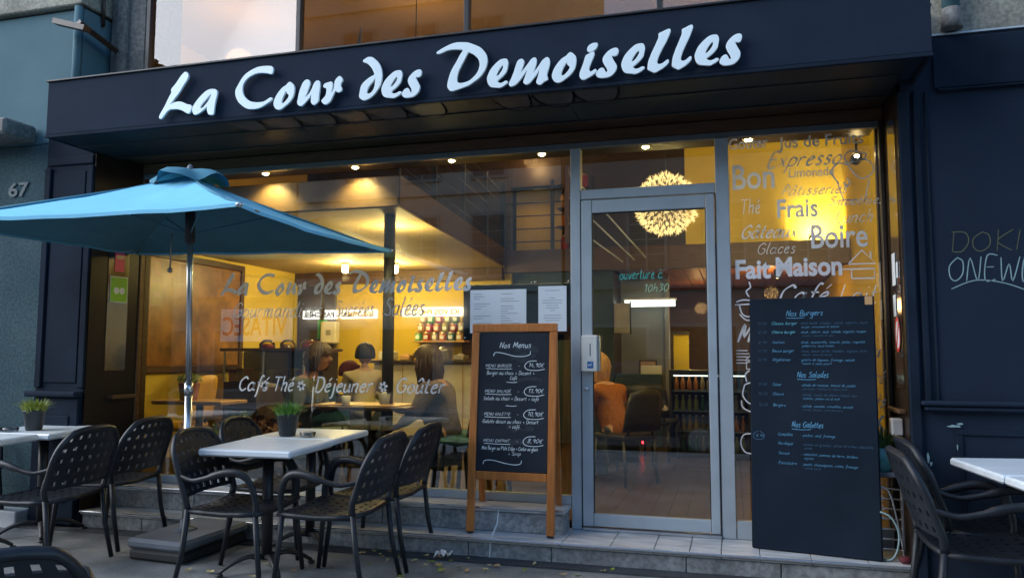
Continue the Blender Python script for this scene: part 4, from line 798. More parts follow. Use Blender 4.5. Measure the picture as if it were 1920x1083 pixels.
# ================================================================== PEOPLE
def skin_body(name, V, E, root, m, parent, vox=.012, head=None):
    # the skin hull can fail on an unlucky joint: nudge the joints a few millimetres and grow it again until it is closed
    rr = random.Random(5); best = None
    for k in range(12):
        W = V if k == 0 else {q: (tuple(c+rr.uniform(-.004, .004) for c in v[0]), v[1]) for q, v in V.items()}
        o = _skin_body(name, W, E, root, m, parent, vox, head); A = sum(p.area for p in o.data.polygons)
        if best is None or A > best[0]*1.02:
            if best: bpy.data.objects.remove(best[1])
            best = (A, o)
        else: bpy.data.objects.remove(o)
        want = sum((Vector(V[a][0])-Vector(V[b][0])).length*np.mean([np.mean(V[a][1]), np.mean(V[b][1])])*5.2 for a, b in E)
        if best[0] > want*SKOK: break
    best[1].name = name; return best[1]
SKOK = .8
def _skin_body(name, V, E, root, m, parent, vox=.012, head=None):
    names = list(V); me = bpy.data.meshes.new('tmp'); me.from_pydata([V[k][0] for k in names], [(names.index(a), names.index(b)) for a, b in E], [])
    o = bpy.data.objects.new('tmp', me); COL.objects.link(o)
    o.modifiers.new('s', 'SKIN'); sv = me.skin_vertices[0].data
    for i, k in enumerate(names):
        r = V[k][1]; sv[i].radius = r if isinstance(r, tuple) else (r, r); sv[i].use_root = (k == root)
    s = o.modifiers.new('d', 'SUBSURF'); s.levels = 2; s.render_levels = 2
    dg = bpy.context.evaluated_depsgraph_get(); m1 = bpy.data.meshes.new_from_object(o.evaluated_get(dg)); bpy.data.objects.remove(o)
    if head:
        vs = [v.co.copy() for v in m1.vertices]; fs = [tuple(p.vertices) for p in m1.polygons]; n = len(vs); vs += [Vector(v) for v in head.v]; fs += [tuple(i+n for i in f) for f in head.f]
        m1 = bpy.data.meshes.new('tmp2'); m1.from_pydata(vs, [], fs)
    o = bpy.data.objects.new('tmp', m1); COL.objects.link(o); r = o.modifiers.new('r', 'REMESH'); r.mode = 'VOXEL'; r.voxel_size = vox; r.use_smooth_shade = True
    sm = o.modifiers.new('sm', 'SMOOTH'); sm.factor = .5; sm.iterations = 2
    m2 = bpy.data.meshes.new_from_object(o.evaluated_get(bpy.context.evaluated_depsgraph_get())); bpy.data.objects.remove(o)
    for p in m2.polygons: p.use_smooth = True
    m2.materials.clear(); m2.materials.append(M[m]); m2.name = name
    return link(name, m2, parent)
def head_mb(c, face, tilt=0., R=.105):
    # face = heading angle; features: brow, nose, lips, chin, ears
    mb = MB(); n, m = 28, 22; vs = []
    for i in range(m+1):
        th = math.pi*i/m
        for k in range(n):
            ph = 2*math.pi*k/n; x = math.sin(th)*math.cos(ph); y = math.sin(th)*math.sin(ph); z = math.cos(th)
            px, py, pz = x*.97, y*.80, z*1.16
            if z < 0: t = -z; py *= 1-.30*t*t; px = px*(1-.12*t) + (.10*t if x > 0 else .20*t*t)
            f = max(0, x)**2*max(0, 1-abs(y)*2.4)
            g = lambda z0, s: math.exp(-((z-z0)/s)**2)
            px += f*(.07*g(.12, .10)-.10*g(-.02, .09)+.0*g(.3, .2)+.05*g(-.50, .07)+.055*g(-.62, .06)-.02*g(-.56, .03)+.09*g(-.92, .12))
            nose = max(0, 1-abs(y)*5.5)*max(0, x); px += nose*(.36*g(-.26, .085)+.20*g(-.12, .12))
            eye = math.exp(-((abs(y)-.36)/.13)**2)*g(-.02, .10)*max(0, x); px -= .07*eye
            vs.append((px*R, py*R, pz*R))
    fs = [(i*n+k, (i+1)*n+k, (i+1)*n+(k+1)%n, i*n+(k+1)%n) for i in range(m) for k in range(n)]
    mb.add(vs, fs, True)
    for s in (1, -1): mb.sphere((-.005, s*R*.80, -.02*1), .028, 8, 6, (.6, .35, 1.1))
    mb.xf(Matrix.Translation(c) @ Matrix.Rotation(face, 4, 'Z') @ Matrix.Rotation(tilt, 4, 'Y')); return mb
def hand(V, E, wrist, base, d, side, pref, curl=.6, s=1.):
    # palm and five unequal bent fingers growing from vertex `wrist`
    d = Vector(d).normalized(); sd = Vector(side).normalized(); nrm = d.cross(sd).normalized()*-1
    b = Vector(base); V[pref+'palm'] = (tuple(b+d*.045*s), (.020, .030)); E.append((wrist, pref+'palm'))
    for i, (o, L) in enumerate(((-.027, .062), (-.009, .072), (.009, .068), (.026, .052))):
        k0 = b+d*.075*s+sd*o*s; k1 = k0+(d+nrm*.15*curl)*L*.5*s; k2 = k1+(d*.8+nrm*curl)*L*.5*s
        for j, (q, r) in enumerate(((k0, .0095), (k1, .0085), (k2, .007))): V[pref+'f%d%d' % (i, j)] = (tuple(q), r)
        E += [(pref+'palm', pref+'f%d0' % i), (pref+'f%d0' % i, pref+'f%d1' % i), (pref+'f%d1' % i, pref+'f%d2' % i)]
    t0 = b+d*.025*s-sd*.03*s; t1 = t0+(d*.6-sd*.7+nrm*.3)*.04*s; V[pref+'t0'] = (tuple(t0), .011); V[pref+'t1'] = (tuple(t1), .009); E += [(pref+'palm', pref+'t0'), (pref+'t0', pref+'t1')]
def hair_mb(c, face, R, length, seed=1, fringe=.30, curl=0., puff=1.):
    # hair as ridged locks falling from a crown parting: short over the forehead, long round sides and back
    rr = random.Random(seed); mb = MB(); n = 132; m = 16; vs = []; ph_ = [rr.uniform(0, 6.28) for _ in range(4)]
    lock = [rr.uniform(-1, 1) for _ in range(n)]
    for k in range(n):
        a = 2*math.pi*k/n; fa = abs((a+math.pi) % (2*math.pi)-math.pi)       # 0 = face, pi = nape
        t = min(1, max(0, (fa-rad(50))/rad(22))); t = t*t*(3-2*t); back = min(1, max(0, (fa-rad(95))/rad(50)))
        zend = R*(fringe+.10*math.sin(a*9+ph_[0]))*(1-t) + (-length*(.92+.08*back)+R*.05*lock[k])*t
        ridge = .022*math.sin(a*23+ph_[1])+.016*math.sin(a*41+ph_[2])+.012*lock[k]
        for i in range(m):
            s_ = i/(m-1)
            if s_ < .4: th = s_/.4*rad(86); rr_ = R*math.sin(th); z = R*1.20*math.cos(th)+R*.03; 
            else: q = (s_-.4)/.6; rr_ = R*(1+.03*math.sin(q*3.1)); z = R*.11+(zend-R*.11)*q
            if zend > R*.11 and s_ >= .4: q = (s_-.4)/.6; z = max(zend, R*.11) if 0 else R*.11+(zend-R*.11)*q; rr_ = R*(.998-.0*q)
            if zend > 0 and s_ < .4 and z < zend: z = zend
            grow = 1.10+puff*.05*(1 if z > 0 else 1)+ridge*min(1, s_*3)
            sx = (1.0 if fa < 1.57 else 1.04); x = math.cos(a)*rr_*grow*sx; y = math.sin(a)*rr_*grow*.87
            if z < -R*.3: w = min(1, (-z-R*.3)/(length+.01)); x = x*(1-.25*w)-R*.10*w+curl*math.sin(z*45+ph_[3]+a*3)*w; y = y*(1-.16*w)+curl*math.cos(z*38+a*5)*w
            vs.append((x, y, z))
    fs = [(k*m+i, k*m+i+1, ((k+1) % n)*m+i+1, ((k+1) % n)*m+i) for k in range(n) for i in range(m-1)]
    N = len(vs); vs += [(x*.90, y*.90, z*.97) for x, y, z in vs]; fs += [tuple(q+N for q in reversed(f)) for f in fs]
    fs += [(k*m+m-1, N+k*m+m-1, N+((k+1) % n)*m+m-1, ((k+1) % n)*m+m-1) for k in range(n)]
    mb.add(vs, fs, True)
    for i in range(46):                                    # loose strands
        a = rr.uniform(rad(62), rad(298)); q = Vector((math.cos(a)*R*1.17, math.sin(a)*R*1.02, R*rr.uniform(-.1, .5))); L = length*rr.uniform(.7, 1.12); o = Vector((math.cos(a), math.sin(a), 0)); w = rr.uniform(-.012, .012)
        if length > .08: mb.tube([q, q+o*.006+Vector((w,w,-L*.35)), q*.98+Vector((-w,w,-L*.7)), q*.86+Vector((w,-w,-L))], [.004, .005, .004, .0015], 4)
    mb.xf(Matrix.Translation(c) @ Matrix.Rotation(face, 4, 'Z')); return mb
def person(label, base, face, m_top, m_hair, m_skin, hair_len, arm_pose, seed=1, legs=True, head_tilt=0., K=1.09, lean=.12, hcurl=0., fringe=True, head_turn=0.):
    # seated figure; local +x is where it faces; arm_pose gives elbow, wrist, hand direction for each side
    t = thing('person', label, 'person', base, face); t.scale = (K,)*3
    V, E = {}, []
    hip = Vector((0, 0, .52)); L = lean
    def P(k, co, r, frm=None):
        V[k] = (tuple(co), r)
        if frm: E.append((frm, k))
    P('pel', (0, 0, .50), (.13, .16)); P('wst', (.02+L*.3, 0, .66), (.105, .135), 'pel'); P('che', (.03+L, 0, .84), (.115, .165), 'wst'); P('up', (.02+L*1.2, 0, .96), (.085, .13), 'che')
    P('nk0', (.025+L*1.3, 0, 1.03), .052, 'up'); P('nk', (.045+L*1.4, 0, 1.10), .048, 'nk0')
    hc = Vector((.065+L*1.5, 0, 1.20))
    for s, nm in ((1, 'l'), (-1, 'r')):
        P(nm+'s', (.02+L*1.15, s*.165, .955), .056, 'up'); el, wrs, hd = arm_pose[0 if s == 1 else 1]
        P(nm+'e', el, .042, nm+'s'); P(nm+'w', wrs, .026, nm+'e'); hand(V, E, nm+'w', wrs, hd, (0, 1*s, 0) if abs(hd[1]) < .8 else (1, 0, 0), nm, .7)
        P(nm+'h', (.06, s*.09, .49), .085, 'pel'); P(nm+'k', (.44, s*.11, .50), .062, nm+'h'); P(nm+'a', (.40, s*.12, .09), .042, nm+'k'); P(nm+'f', (.54, s*.13, .04), .036, nm+'a')
    body = skin_body('body', V, E, 'pel', m_skin, t, .0095, head_mb(hc, head_turn, head_tilt))
    # clothes: the same skeleton, a little fuller, without head, hands and feet
    keep = [k for k in V if k in ('pel', 'wst', 'che', 'up', 'nk0') or k in ('ls', 'rs', 'le', 're', 'lw', 'rw')]
    Vt = {k: (V[k][0], tuple(np.array(V[k][1])*1.0+.014) if isinstance(V[k][1], tuple) else V[k][1]+.014) for k in keep}; Vt['up'] = (V['up'][0], (.112, .158)); Vt['ls'] = (V['ls'][0], .088); Vt['rs'] = (V['rs'][0], .088); Vt['pel'] = (V['pel'][0], (.150, .182))
    for nm in 'lr': a = Vector(V[nm+'e'][0]); b = Vector(V[nm+'w'][0]); Vt[nm+'w'] = (tuple(a+(b-a)*.86), .040)
    Vt['nk0'] = (tuple(Vector(V['nk0'][0])-Vector((0, 0, .01))), .066)
    skin_body('top', Vt, [e for e in E if e[0] in keep and e[1] in keep], 'pel', m_top, t, .012)
    if legs:
        kl = ['pel', 'lh', 'rh', 'lk', 'rk', 'la', 'ra']; Vl = {k: (V[k][0], tuple(np.array(V[k][1])+.012) if isinstance(V[k][1], tuple) else V[k][1]+.014) for k in kl}
        skin_body('trousers', Vl, [e for e in E if e[0] in kl and e[1] in kl], 'pel', 'denim', t, .014)
        mb = MB()
        for s in (1, -1): mb.sphere((.50, s*.13, .04), .06, 10, 8, (1.9, .8, .75))
        mb.obj('shoes', 'black', t)
    hair_mb(hc, head_turn, .105, hair_len, seed, .36 if fringe else .62, hcurl).obj('hair', m_hair, t)
    eb = MB()
    for s in (1, -1): eb.sphere((.0885, s*.037, .0), .0075, 8, 6)
    eb.xf(Matrix.Translation(hc) @ Matrix.Rotation(head_turn, 4, 'Z')).obj('eyes', 'hairk', t)
    mb = MB().sphere((.098, 0, -.056), .02, 8, 6, (.35, 1.1, .35)); mb.xf(Matrix.Translation(hc) @ Matrix.Rotation(head_turn, 4, 'Z')).obj('lips', 'maroon', t)
    return t
person('woman with brown bob and fringe in a green grey top, leaning on the inner table', (-4.05, .72, .085), 0., 'grn', 'hair', 'skin', .135, [((.27, .20, .74), (.46, .10, .775), (1, -.15, .35)), ((.25, -.22, .73), (.46, -.10, .77), (1, .2, .1))], 3, lean=.17, hcurl=.002)
person('woman with long wavy brown hair in a brown wool jumper, facing the other woman', (-2.45, .80, .06), math.pi, 'brn', 'hair', 'skin', .36, [((.20, .24, .76), (.36, .22, .66), (1, 0, -.2)), ((.26, -.20, .72), (.46, -.12, .765), (1, .1, .1))], 5, lean=.08, hcurl=.008)
person('man with short black hair in a cream shirt, seen from behind between the two women', (-3.98, 2.2, .11), rad(115), 'crm', 'hairk', 'skind', .05, [((.25, .21, .73), (.44, .11, .772), (1, -.15, .25)), ((.24, -.22, .735), (.45, -.10, .768), (1, .2, .1))], 6, fringe=False, lean=.17)
person('person in maroon cloth bending beside the man in cream', (-4.70, 2.6, -.10), rad(60), 'maroon', 'maroon', 'skind', .05, [((.25, .21, .73), (.44, .11, .772), (1, -.15, .25)), ((.24, -.22, .735), (.45, -.10, .768), (1, .2, .1))], 7, fringe=False, lean=.17)
person('blond person in an orange jumper sitting behind the glass door', (-1.07, 1.95, .0), rad(140), 'org', 'hairb', 'skin', .17, [((.25, .21, .73), (.44, .11, .772), (1, -.15, .25)), ((.24, -.22, .735), (.45, -.10, .768), (1, .2, .1))], 8, fringe=False, lean=.17)
cafe_seat('black chair of the blond person behind the door', -1.03, 1.92, rad(140), 'black', sc=1.0); cafe_seat('black chair of the woman with long wavy hair', -2.42, .80, rad(180), 'brownd', sc=1.04); t = thing('stool', 'low black stool of the man in the cream shirt', 'stool', (-3.98, 2.2, .17)); MB().lathe([(.17, .40), (.18, .43), (.17, .455), (0, .46)], 18).obj('seat', 'black', t); MB().lathe([(.16, 0), (.03, .03), (.03, .40)], 16).obj('column', 'black', t)

# ================================================================== TERRACE FURNITURE
KF = 1.09
def perf(mb, Pf, nu, nv, t, hole=.46, skip=lambda i, j: False):
    # perforated curved panel with thickness t: every cell is a frame round an open square hole
    def nrm(u, v):
        e = .01; a = Vector(Pf(min(u+e,1), v))-Vector(Pf(max(u-e,0), v)); b = Vector(Pf(u, min(v+e,1)))-Vector(Pf(u, max(v-e,0))); return a.cross(b).normalized()
    def pts(u, v): p = Vector(Pf(u, v)); n = nrm(u, v)*t/2; return p+n, p-n
    for i in range(nu):
        for j in range(nv):
            u0, u1, v0, v1 = i/nu, (i+1)/nu, j/nv, (j+1)/nv
            if skip(i, j):
                A = [pts(u, v) for u, v in ((u0,v0),(u1,v0),(u1,v1),(u0,v1))]
                mb.add([a[0] for a in A]+[a[1] for a in A], [(0,1,2,3),(7,6,5,4)], True); continue
            du, dv = (u1-u0)*(1-hole)/2, (v1-v0)*(1-hole)/2
            out = ((u0,v0),(u1,v0),(u1,v1),(u0,v1)); inn = ((u0+du,v0+dv),(u1-du,v0+dv),(u1-du,v1-dv),(u0+du,v1-dv))
            A = [pts(*q) for q in out]; B = [pts(*q) for q in inn]
            vs = [a[0] for a in A]+[b[0] for b in B]+[a[1] for a in A]+[b[1] for b in B]; fs = []
            for k in range(4):
                l = (k+1) % 4; fs += [(k, l, 4+l, 4+k), (8+l, 8+k, 12+k, 12+l), (4+k, 4+l, 12+l, 12+k)]
            mb.add(vs, fs, False)
def chair_proto(label):
    t = thing('terrace_chair', label, 'chair', (0,0,0), 0, 'charcoal armchairs on the terrace'); t.scale = (KF,)*3
    def back(u, v):
        s = (u-.5)*2; w = .235*(1-.22*max(0, v-.55)**2/.2); top = .035*abs(s)**3*max(0, (v-.5)*2)
        return (-.205-.115*v-.035*(1-s*s), s*w, .50+.345*v-top)
    mb = MB(); perf(mb, back, 7, 5, .014, .37); mb.obj('backrest', 'chair', t)
    mb = MB(); pth = [back(0, v) for v in (0, .25, .5, .75, .92)]+[back(u, 1) for u in (.06, .15, .3, .5, .7, .85, .94)]+[back(1, v) for v in (.92, .75, .5, .25, 0)]
    pth = [(-.20, -.225, .44)]+[(p[0], p[1]*1.03, p[2]+(.008 if 4 < i < 12 else 0)) for i, p in enumerate(pth)]+[(-.20, .225, .44)]
    mb.tube(catmull(pth, 2, False), .0155, 8, flat=1.25); mb.obj('back_frame', 'chair', t)
    def seat(u, v):
        s = (u-.5)*2; return (-.20+.44*v, s*(.215+.02*v), .435-.012*(1-s*s)-.012*math.sin(math.pi*v))
    mb = MB(); perf(mb, seat, 7, 7, .014, .33); mb.obj('seat', 'chair', t)
    mb = MB(); rim = [seat(u/6, 1) for u in range(7)]; rim = [seat(0, v/4) for v in range(4)]+rim+[seat(1, 1-v/4) for v in range(1, 5)]; mb.tube([(p[0], p[1]*1.03, p[2]-.006) for p in rim], .0165, 7); mb.tube([(p[0], p[1], p[2]-.006) for p in (seat(0,0), seat(.5,0), seat(1,0))], .014, 6); mb.obj('seat_rim', 'chair', t)
    for s in (-1, 1):
        MB().tube([(.225, s*.235, .43), (.245, s*.24, .22), (.27, s*.25, 0)], [.0165, .0155, .014], 8).obj('leg', 'chair', t)
        MB().tube([(-.20, s*.225, .44), (-.225, s*.225, .22), (-.275, s*.235, 0)], [.0165, .0155, .014], 8).obj('leg', 'chair', t)
        a = MB(); a.tube(catmull([(-.255, s*.238, .63), (-.15, s*.262, .605), (-.05, s*.275, .625), (.06, s*.278, .655), (.15, s*.272, .652), (.205, s*.262, .60), (.232, s*.245, .50), (.23, s*.238, .43)], 3, False), [.011]*4+[.0125]*3+[.0185]*7+[.016]*4+[.0145]*4, 8, flat=1.2)
        a.obj('armrest', 'chair', t)
    return t
CH = [
 (-3.06, -1.34, 4, 'charcoal chair nearest the parasol foot, tucked under the near white table'),
 (-3.24, -.62, 4, 'charcoal chair behind it, mostly hidden by the white table and its plant pot'),
 (-2.40, -1.27, 180, 'charcoal chair with its back to the sandwich board, nearest the road'),
 (-2.38, -.69, 180, 'charcoal chair close to the steps beside the sandwich board'),
 (-4.54, -1.40, 181, 'charcoal chair seen from behind between the pilaster and parasol base'),
 (-4.60, -.77, 181, 'charcoal chair seen from behind right in front of the dark reveal'),
 (-6.12, -.88, 10, 'charcoal chair on the far side of the white table at the plaster wall'),
 (1.17, -1.25, 2, 'nearest charcoal chair by the tall blackboard, seat turned to the marble table'),
 (1.30, -.76, 2, 'charcoal chair directly behind it against the panelled wall'),
 (-2.25, -3.84, 140, 'charcoal chair closest to the viewer, only its curved top showing'),
]
c0 = None
for x, y, a, lb in CH:
    loc = (x, y, gz(y))
    if c0 is None: c0 = chair_proto(lb); relabel(c0, lb, loc, rad(a)); ch = c0
    else: ch = relabel(copy_tree(c0), lb, loc, rad(a))
    ch.rotation_euler = (Matrix.Rotation(TILT, 4, 'X') @ Matrix.Rotation(rad(a), 4, 'Z')).to_euler()
def table_proto(label, w=.66, d=.60, h=.82, n_=1):
    t = thing('terrace_table', label, 'table', (0,0,0), 0, 'white marble topped tables on the terrace')
    MB().bbox(-w/2, w/2, -d/2, d/2, h-.046, h, .011).obj('tabletop', 'marble', t)
    MB().tube([(0,0,.07), (0,0,h-.05)], .036, 12).obj('column', 'black', t); MB().bbox(-.16, .16, -.16, .16, h-.05, h-.036, .004).obj('top_plate', 'black', t)
    for k in range(4):
        a = rad(45+90*k); c, s = math.cos(a), math.sin(a); arm = catmull([(.02, .085), (.12, .10), (.22, .07), (.30, .022)], 3, False)
        MB().tube([(c*q[0], s*q[0], q[1]) for q in arm], [.026, .026, .025, .024, .024, .023, .022, .02, .018, .016], 8, flat=.7).obj('foot_arm', 'black', t)
        MB().lathe([(.024, 0), (.026, .008), (.02, .016), (0, .018)], 12, (c*.30, s*.30, 0)).obj('foot_pad', 'plasticd', t)
    return t
TB = [(-3.01, -1.12, 2, 'white marble topped table with the front edge showing, nearest of the pair in the middle'),
      (-3.05, -.50, 2, 'white marble topped table behind it carrying the black plant pot'),
      (-5.33, -1.36, 3, 'white marble topped table at the pilaster, nearer one of its pair'),
      (-5.29, -.745, 3, 'white marble topped table against the pilaster carrying a grass pot'),
      (1.57, -.90, 9, 'white marble topped table by the panelled wall, the one against the wall'),
      (1.67, -1.51, 9, 'white marble topped table by the panelled wall, the nearer one')]
t0_ = None
for x, y, a, lb in TB:
    loc = (x, y, gz(y))
    if t0_ is None: t0_ = table_proto(lb); tb = t0_
    else: tb = copy_tree(t0_)
    relabel(tb, lb, loc, rad(a)); tb.rotation_euler = (Matrix.Rotation(TILT, 4, 'X') @ Matrix.Rotation(rad(a), 4, 'Z')).to_euler()
def grass_pot(label, x, y, z, m='leaf', s=1., pm='pot'):
    t = thing('grass_pot', label, 'plant pot', (x, y, z)); t.scale = (s,)*3
    MB().lathe([(.050, 0), (.052, .004), (.072, .128), (.076, .13), (.076, .142), (.068, .142), (.064, .125), (0, .12)], 20, caps=False).obj('pot', pm, t)
    foliage('grass', 300, .115, .15, m, t, .008, .115, int(x*10) % 97, .75, .5); return t
ZT = .82+gz(-.6)
grass_pot('black pot of bright green artificial grass on the middle table', -3.14, -.70, ZT+.001, 'leaf', 1.12)
grass_pot('black pot of yellow green grass on the table at the pilaster', -5.29, -.86, ZT-.004, 'leafy', 1.12)
def ashtray(label, x, y, z, m='clear'):
    t = thing('ashtray', label, 'ashtray', (x, y, z)); MB().lathe([(.048, 0), (.054, .004), (.058, .030), (.050, .032), (.042, .010), (0, .008)], 20, caps=False).obj('dish', m, t); MB().lathe([(0, .0115), (.040, .0115)], 14, caps=False).obj('ash', 'grey2', t)
ashtray('round glass ashtray beside the grass pot on the middle table', -2.96, -.72, ZT+.001); ashtray('round glass ashtray beside the grass pot at the pilaster', -5.50, -1.02, ZT-.008)
ashtray('second glass ashtray touching the first on the pilaster table', -5.385, -.98, ZT-.008)

# ------------------------------------------------------------------ parasol
M['canopyu'] = mat('shaded_canvas_underside', (.045, .17, .235), .85, var=.08)  # underside of the same canvas, its shade put into a darker colour
um = thing('parasol', 'square turquoise canvas parasol on a steel pole over the terrace', 'parasol', (0, 0, 0))
cor = [(-5.08, -2.02, 2.285), (-2.685, -2.0, 2.262), (-2.605, -.13, 2.238), (-5.03, -.13, 2.30)]; pk = Vector((-3.79, -1.04, 2.705))
for k in range(4):
    A, B = Vector(cor[k]), Vector(cor[(k+1) % 4]); n = 10; vs = []; fs = []
    for i in range(n+1):
        for j in range(n+1):
            s_, q = i/n, j/n; p = pk.lerp(A.lerp(B, q), s_); sag = -.055*math.sin(math.pi*q)*s_*(1-.55*s_)*1.3-.03*math.sin(math.pi*s_)
            mid = (A+B)/2; p += (pk-mid).normalized()*.055*math.sin(math.pi*q)*s_**2; vs.append(p+Vector((0,0,sag)))
    nz = random.Random(k+40); vs = [v+Vector((0, 0, .006*math.sin(i_*1.9+k)*math.cos(i_*.37+k*2)+nz.uniform(-.0015, .0015))) for i_, v in enumerate(vs)]
    top = [(i*(n+1)+j, i*(n+1)+j+1, (i+1)*(n+1)+j+1, (i+1)*(n+1)+j) for i in range(n) for j in range(n)]
    cp = MB().add(vs, top, True).obj('canopy_panel', 'canopy', um)
    MB().add([v-Vector((0,0,.005)) for v in vs], [f[::-1] for f in top], True).obj('shaded_underside', 'canopyu', cp)
    hem = vs[n*(n+1):]; MB().add([v+Vector((0,0,.001)) for v in hem]+[v-Vector((0,0,.022)) for v in hem], [(q, q+1, n+2+q, n+1+q) for q in range(n)], True).obj('hem', 'canopy', cp)
    MB().tube([v+Vector((0,0,.0015)) for v in vs[::n+1]], .004, 5).obj('seam', 'canopyd', cp)
    MB().tube([pk-Vector((0,0,.03)), A-Vector((0,0,.016))], [.011, .009], 6).obj('rib', 'canopyd', um)
    hub = Vector((-3.80, -1.0, 2.28)); MB().tube([hub, pk.lerp(A, .42)-Vector((0,0,.05))], .006, 6).obj('strut', 'canopyd', um)
    MB().sphere(A-Vector((0,0,.008)), .022, 10, 6, (1,1,.7)).obj('corner_cap', 'steel', um)
    MB().tube([A.lerp(pk, .07)-Vector((0,0,.018)), A.lerp(B, .10)-Vector((0,0,.014))], .005, 5).obj('corner_bar', 'steel', um)
mb = MB(); n = 40; vs = []
for j, (rr_, z_) in enumerate(((.03, .045), (.11, .032), (.20, .0), (.26, -.045))):
    for i in range(n):
        a = 2*math.pi*i/n; w = (math.cos(4*a+.4)*.032+math.cos(7*a+1)*.014)*(rr_/.27)**1.5*.75; q = rr_*(1+.12*math.cos(4*a-.785)); vs.append((pk.x+q*math.cos(a), pk.y+q*math.sin(a), pk.z+z_+w*1.3))
mb.add(vs, [(j*n+i, j*n+(i+1)%n, (j+1)*n+(i+1)%n, (j+1)*n+i) for j in range(3) for i in range(n)], True); mb.obj('vent_cap', 'canopyd', um)
MB().lathe([(.03, .0), (.030, .04), (.018, .07), (.006, .085), (0, .086)], 14, tuple(pk)).obj('finial', 'plastic', um)
MB().tube([(-3.855, -.86, .13), (-3.835, -.91, 1.15)], .027, 16).obj('pole', 'steel', um); MB().tube([(-3.835, -.91, 1.13), (-3.79, -1.03, 2.70)], .022, 16).obj('pole', 'steel', um)
MB().tube([(-3.803, -.995, 2.22), (-3.797, -1.015, 2.52)], .036, 12).obj('hub', 'plasticd', um); MB().tube([(-3.836, -.909, 1.11), (-3.834, -.914, 1.20)], .030, 14).obj('pole_collar', 'steel', um)
mb = MB().tube([(-4.03, -.92, 2.05), (-4.0, -.95, 2.30)], .006, 5); mb.sphere((-4.03, -.92, 2.03), .02); mb.obj('crank_cord', 'grey2', um)
bs = thing('weighted_foot', 'heavy grey plastic parasol base slab with black lower half', 'parasol foot', (-3.83, -.84, gz(-.84)), rad(-3)); bs.rotation_euler = (TILT, 0, rad(-4))
MB().bbox(-.235, .235, -.34, .34, .0, .075, .02).obj('lower_tray', 'plasticd', bs); MB().bbox(-.245, .245, -.35, .35, .077, .148, .022).obj('upper_shell', 'plastic', bs); MB().lathe([(.09, .145), (.07, .158), (.036, .17), (.034, .23), (.026, .23)], 16, (-.03, -.02, 0)).obj('socket', 'plastic', bs)

# ------------------------------------------------------------------ sandwich board
sb = thing('sandwich_board', 'wooden framed sandwich board with the chalked menus on the lower step', 'menu board', (-1.545, -.36, .1385), rad(0))
H_, W_ = 1.50, .645; th = math.atan(.085)
bt_ = lambda a, b, o=0.: (a, -.02-o+b*math.sin(th), b*math.cos(th))
def slat(name, x0, x1, z0, z1, m, parent=sb, d=.032, o=0., back=False):
    mb = MB().bbox(x0, x1, -.016-d/2, -.016+d/2, z0, z1, .004); mt = Matrix.Rotation(-th, 4, 'X') if not back else Matrix.Translation((0, .30, 0)) @ Matrix.Rotation(th*1.3, 4, 'X'); return mb.xf(mt).obj(name, m, parent)
slat('stile', -W_/2, -W_/2+.055, 0.012, H_-.062, 'wood'); slat('stile', W_/2-.055, W_/2, 0.012, H_-.062, 'wood')
slat('top_rail', -W_/2, W_/2, H_-.06, H_, 'wood', d=.034); slat('bottom_rail', -W_/2+.057, W_/2-.057, .375, .432, 'wood', d=.028)
slat('chalk_panel', -W_/2+.056, W_/2-.056, .434, H_-.062, 'slate', d=.010)
for s in (-1, 1): slat('rubber_foot', s*(W_/2-.0275)-.024, s*(W_/2-.0275)+.024, 0, .011, 'plasticd')
for s in (-1, 1): slat('rear_leg', s*(W_/2-.0275)-.022, s*(W_/2-.0275)+.022, 0.0, H_-.08, 'wood', back=True, d=.026)
slat('rear_rail', -W_/2+.06, W_/2-.06, .4, .45, 'wood', back=True, d=.022)
def bT(a, b): return (a, -.016-.0068+b*math.sin(th)-.0, b*math.cos(th))
def chalk(t, x, z, h, wd=None, m='chalk', w=1.5):
    return write(t, 'chalk_writing', m, sb, x, z, h, width=wd, T=bT, jit=.9, w=w, seed=len(t))
def squig(pts, m='chalk', w=.005, parent=sb, T=bT):
    mb = MB(); ribbon(mb, catmull(pts, 6, False), w, T=T); return mb.obj('chalk_flourish', m, parent)
chalk('Nos Menus', -.11, 1.325, .024, .24, w=1.8)
squig([(-.155, 1.265), (-.14, 1.29), (-.08, 1.285), (0, 1.265), (.07, 1.262), (.12, 1.275), (.125, 1.30)])
def price(p, z, x=.115):
    chalk(p, x, z, .017, .115, w=1.7); squig([(x+.06, z+.045), (x+.0, z+.040), (x-.03, z+.01), (x-.01, z-.018), (x+.06, z-.024), (x+.12, z-.014)], w=.0045)
for hd, p, ls, z in (('MENU BURGER', '14,90€', ['Burger au choix + Dessert +', 'Café'], 1.185), ('MENU SALADE', '13,90€', ['Salade au choix + Dessert + café'], 1.00), ('MENU GALETTE', '10,90€', ['Galette dessin au choix + Dessert', '+ café'], .835), ('MENU ENFANT', '8,90€', ["Mini Burger ou P'tite Crêpe + Cookie ou glace", '+ Sirop'], .645)):
    chalk(hd, -.215, z, .011, .20, w=1.9); squig([(-.21, z-.012), (-.10, z-.015), (-.01, z-.014)], w=.004); chalk('- .', .03, z, .012, .05); price(p, z)
    for i, l in enumerate(ls):
        wd = min(.42, len(l)*.0135); chalk(l, -.225+(.20 if len(l) < 9 else 0)+(.02 if hd == 'MENU BURGER' and i == 0 else 0), z-.056-i*.036, .015, wd, w=1.6)
for z in (1.075, .905): squig([(-.05, z), (0, z-.003), (.03, z)], w=.004)
squig([(-.21, .485), (-.20, .51), (-.14, .515), (-.04, .495), (.03, .488), (.07, .498), (.075, .52)])

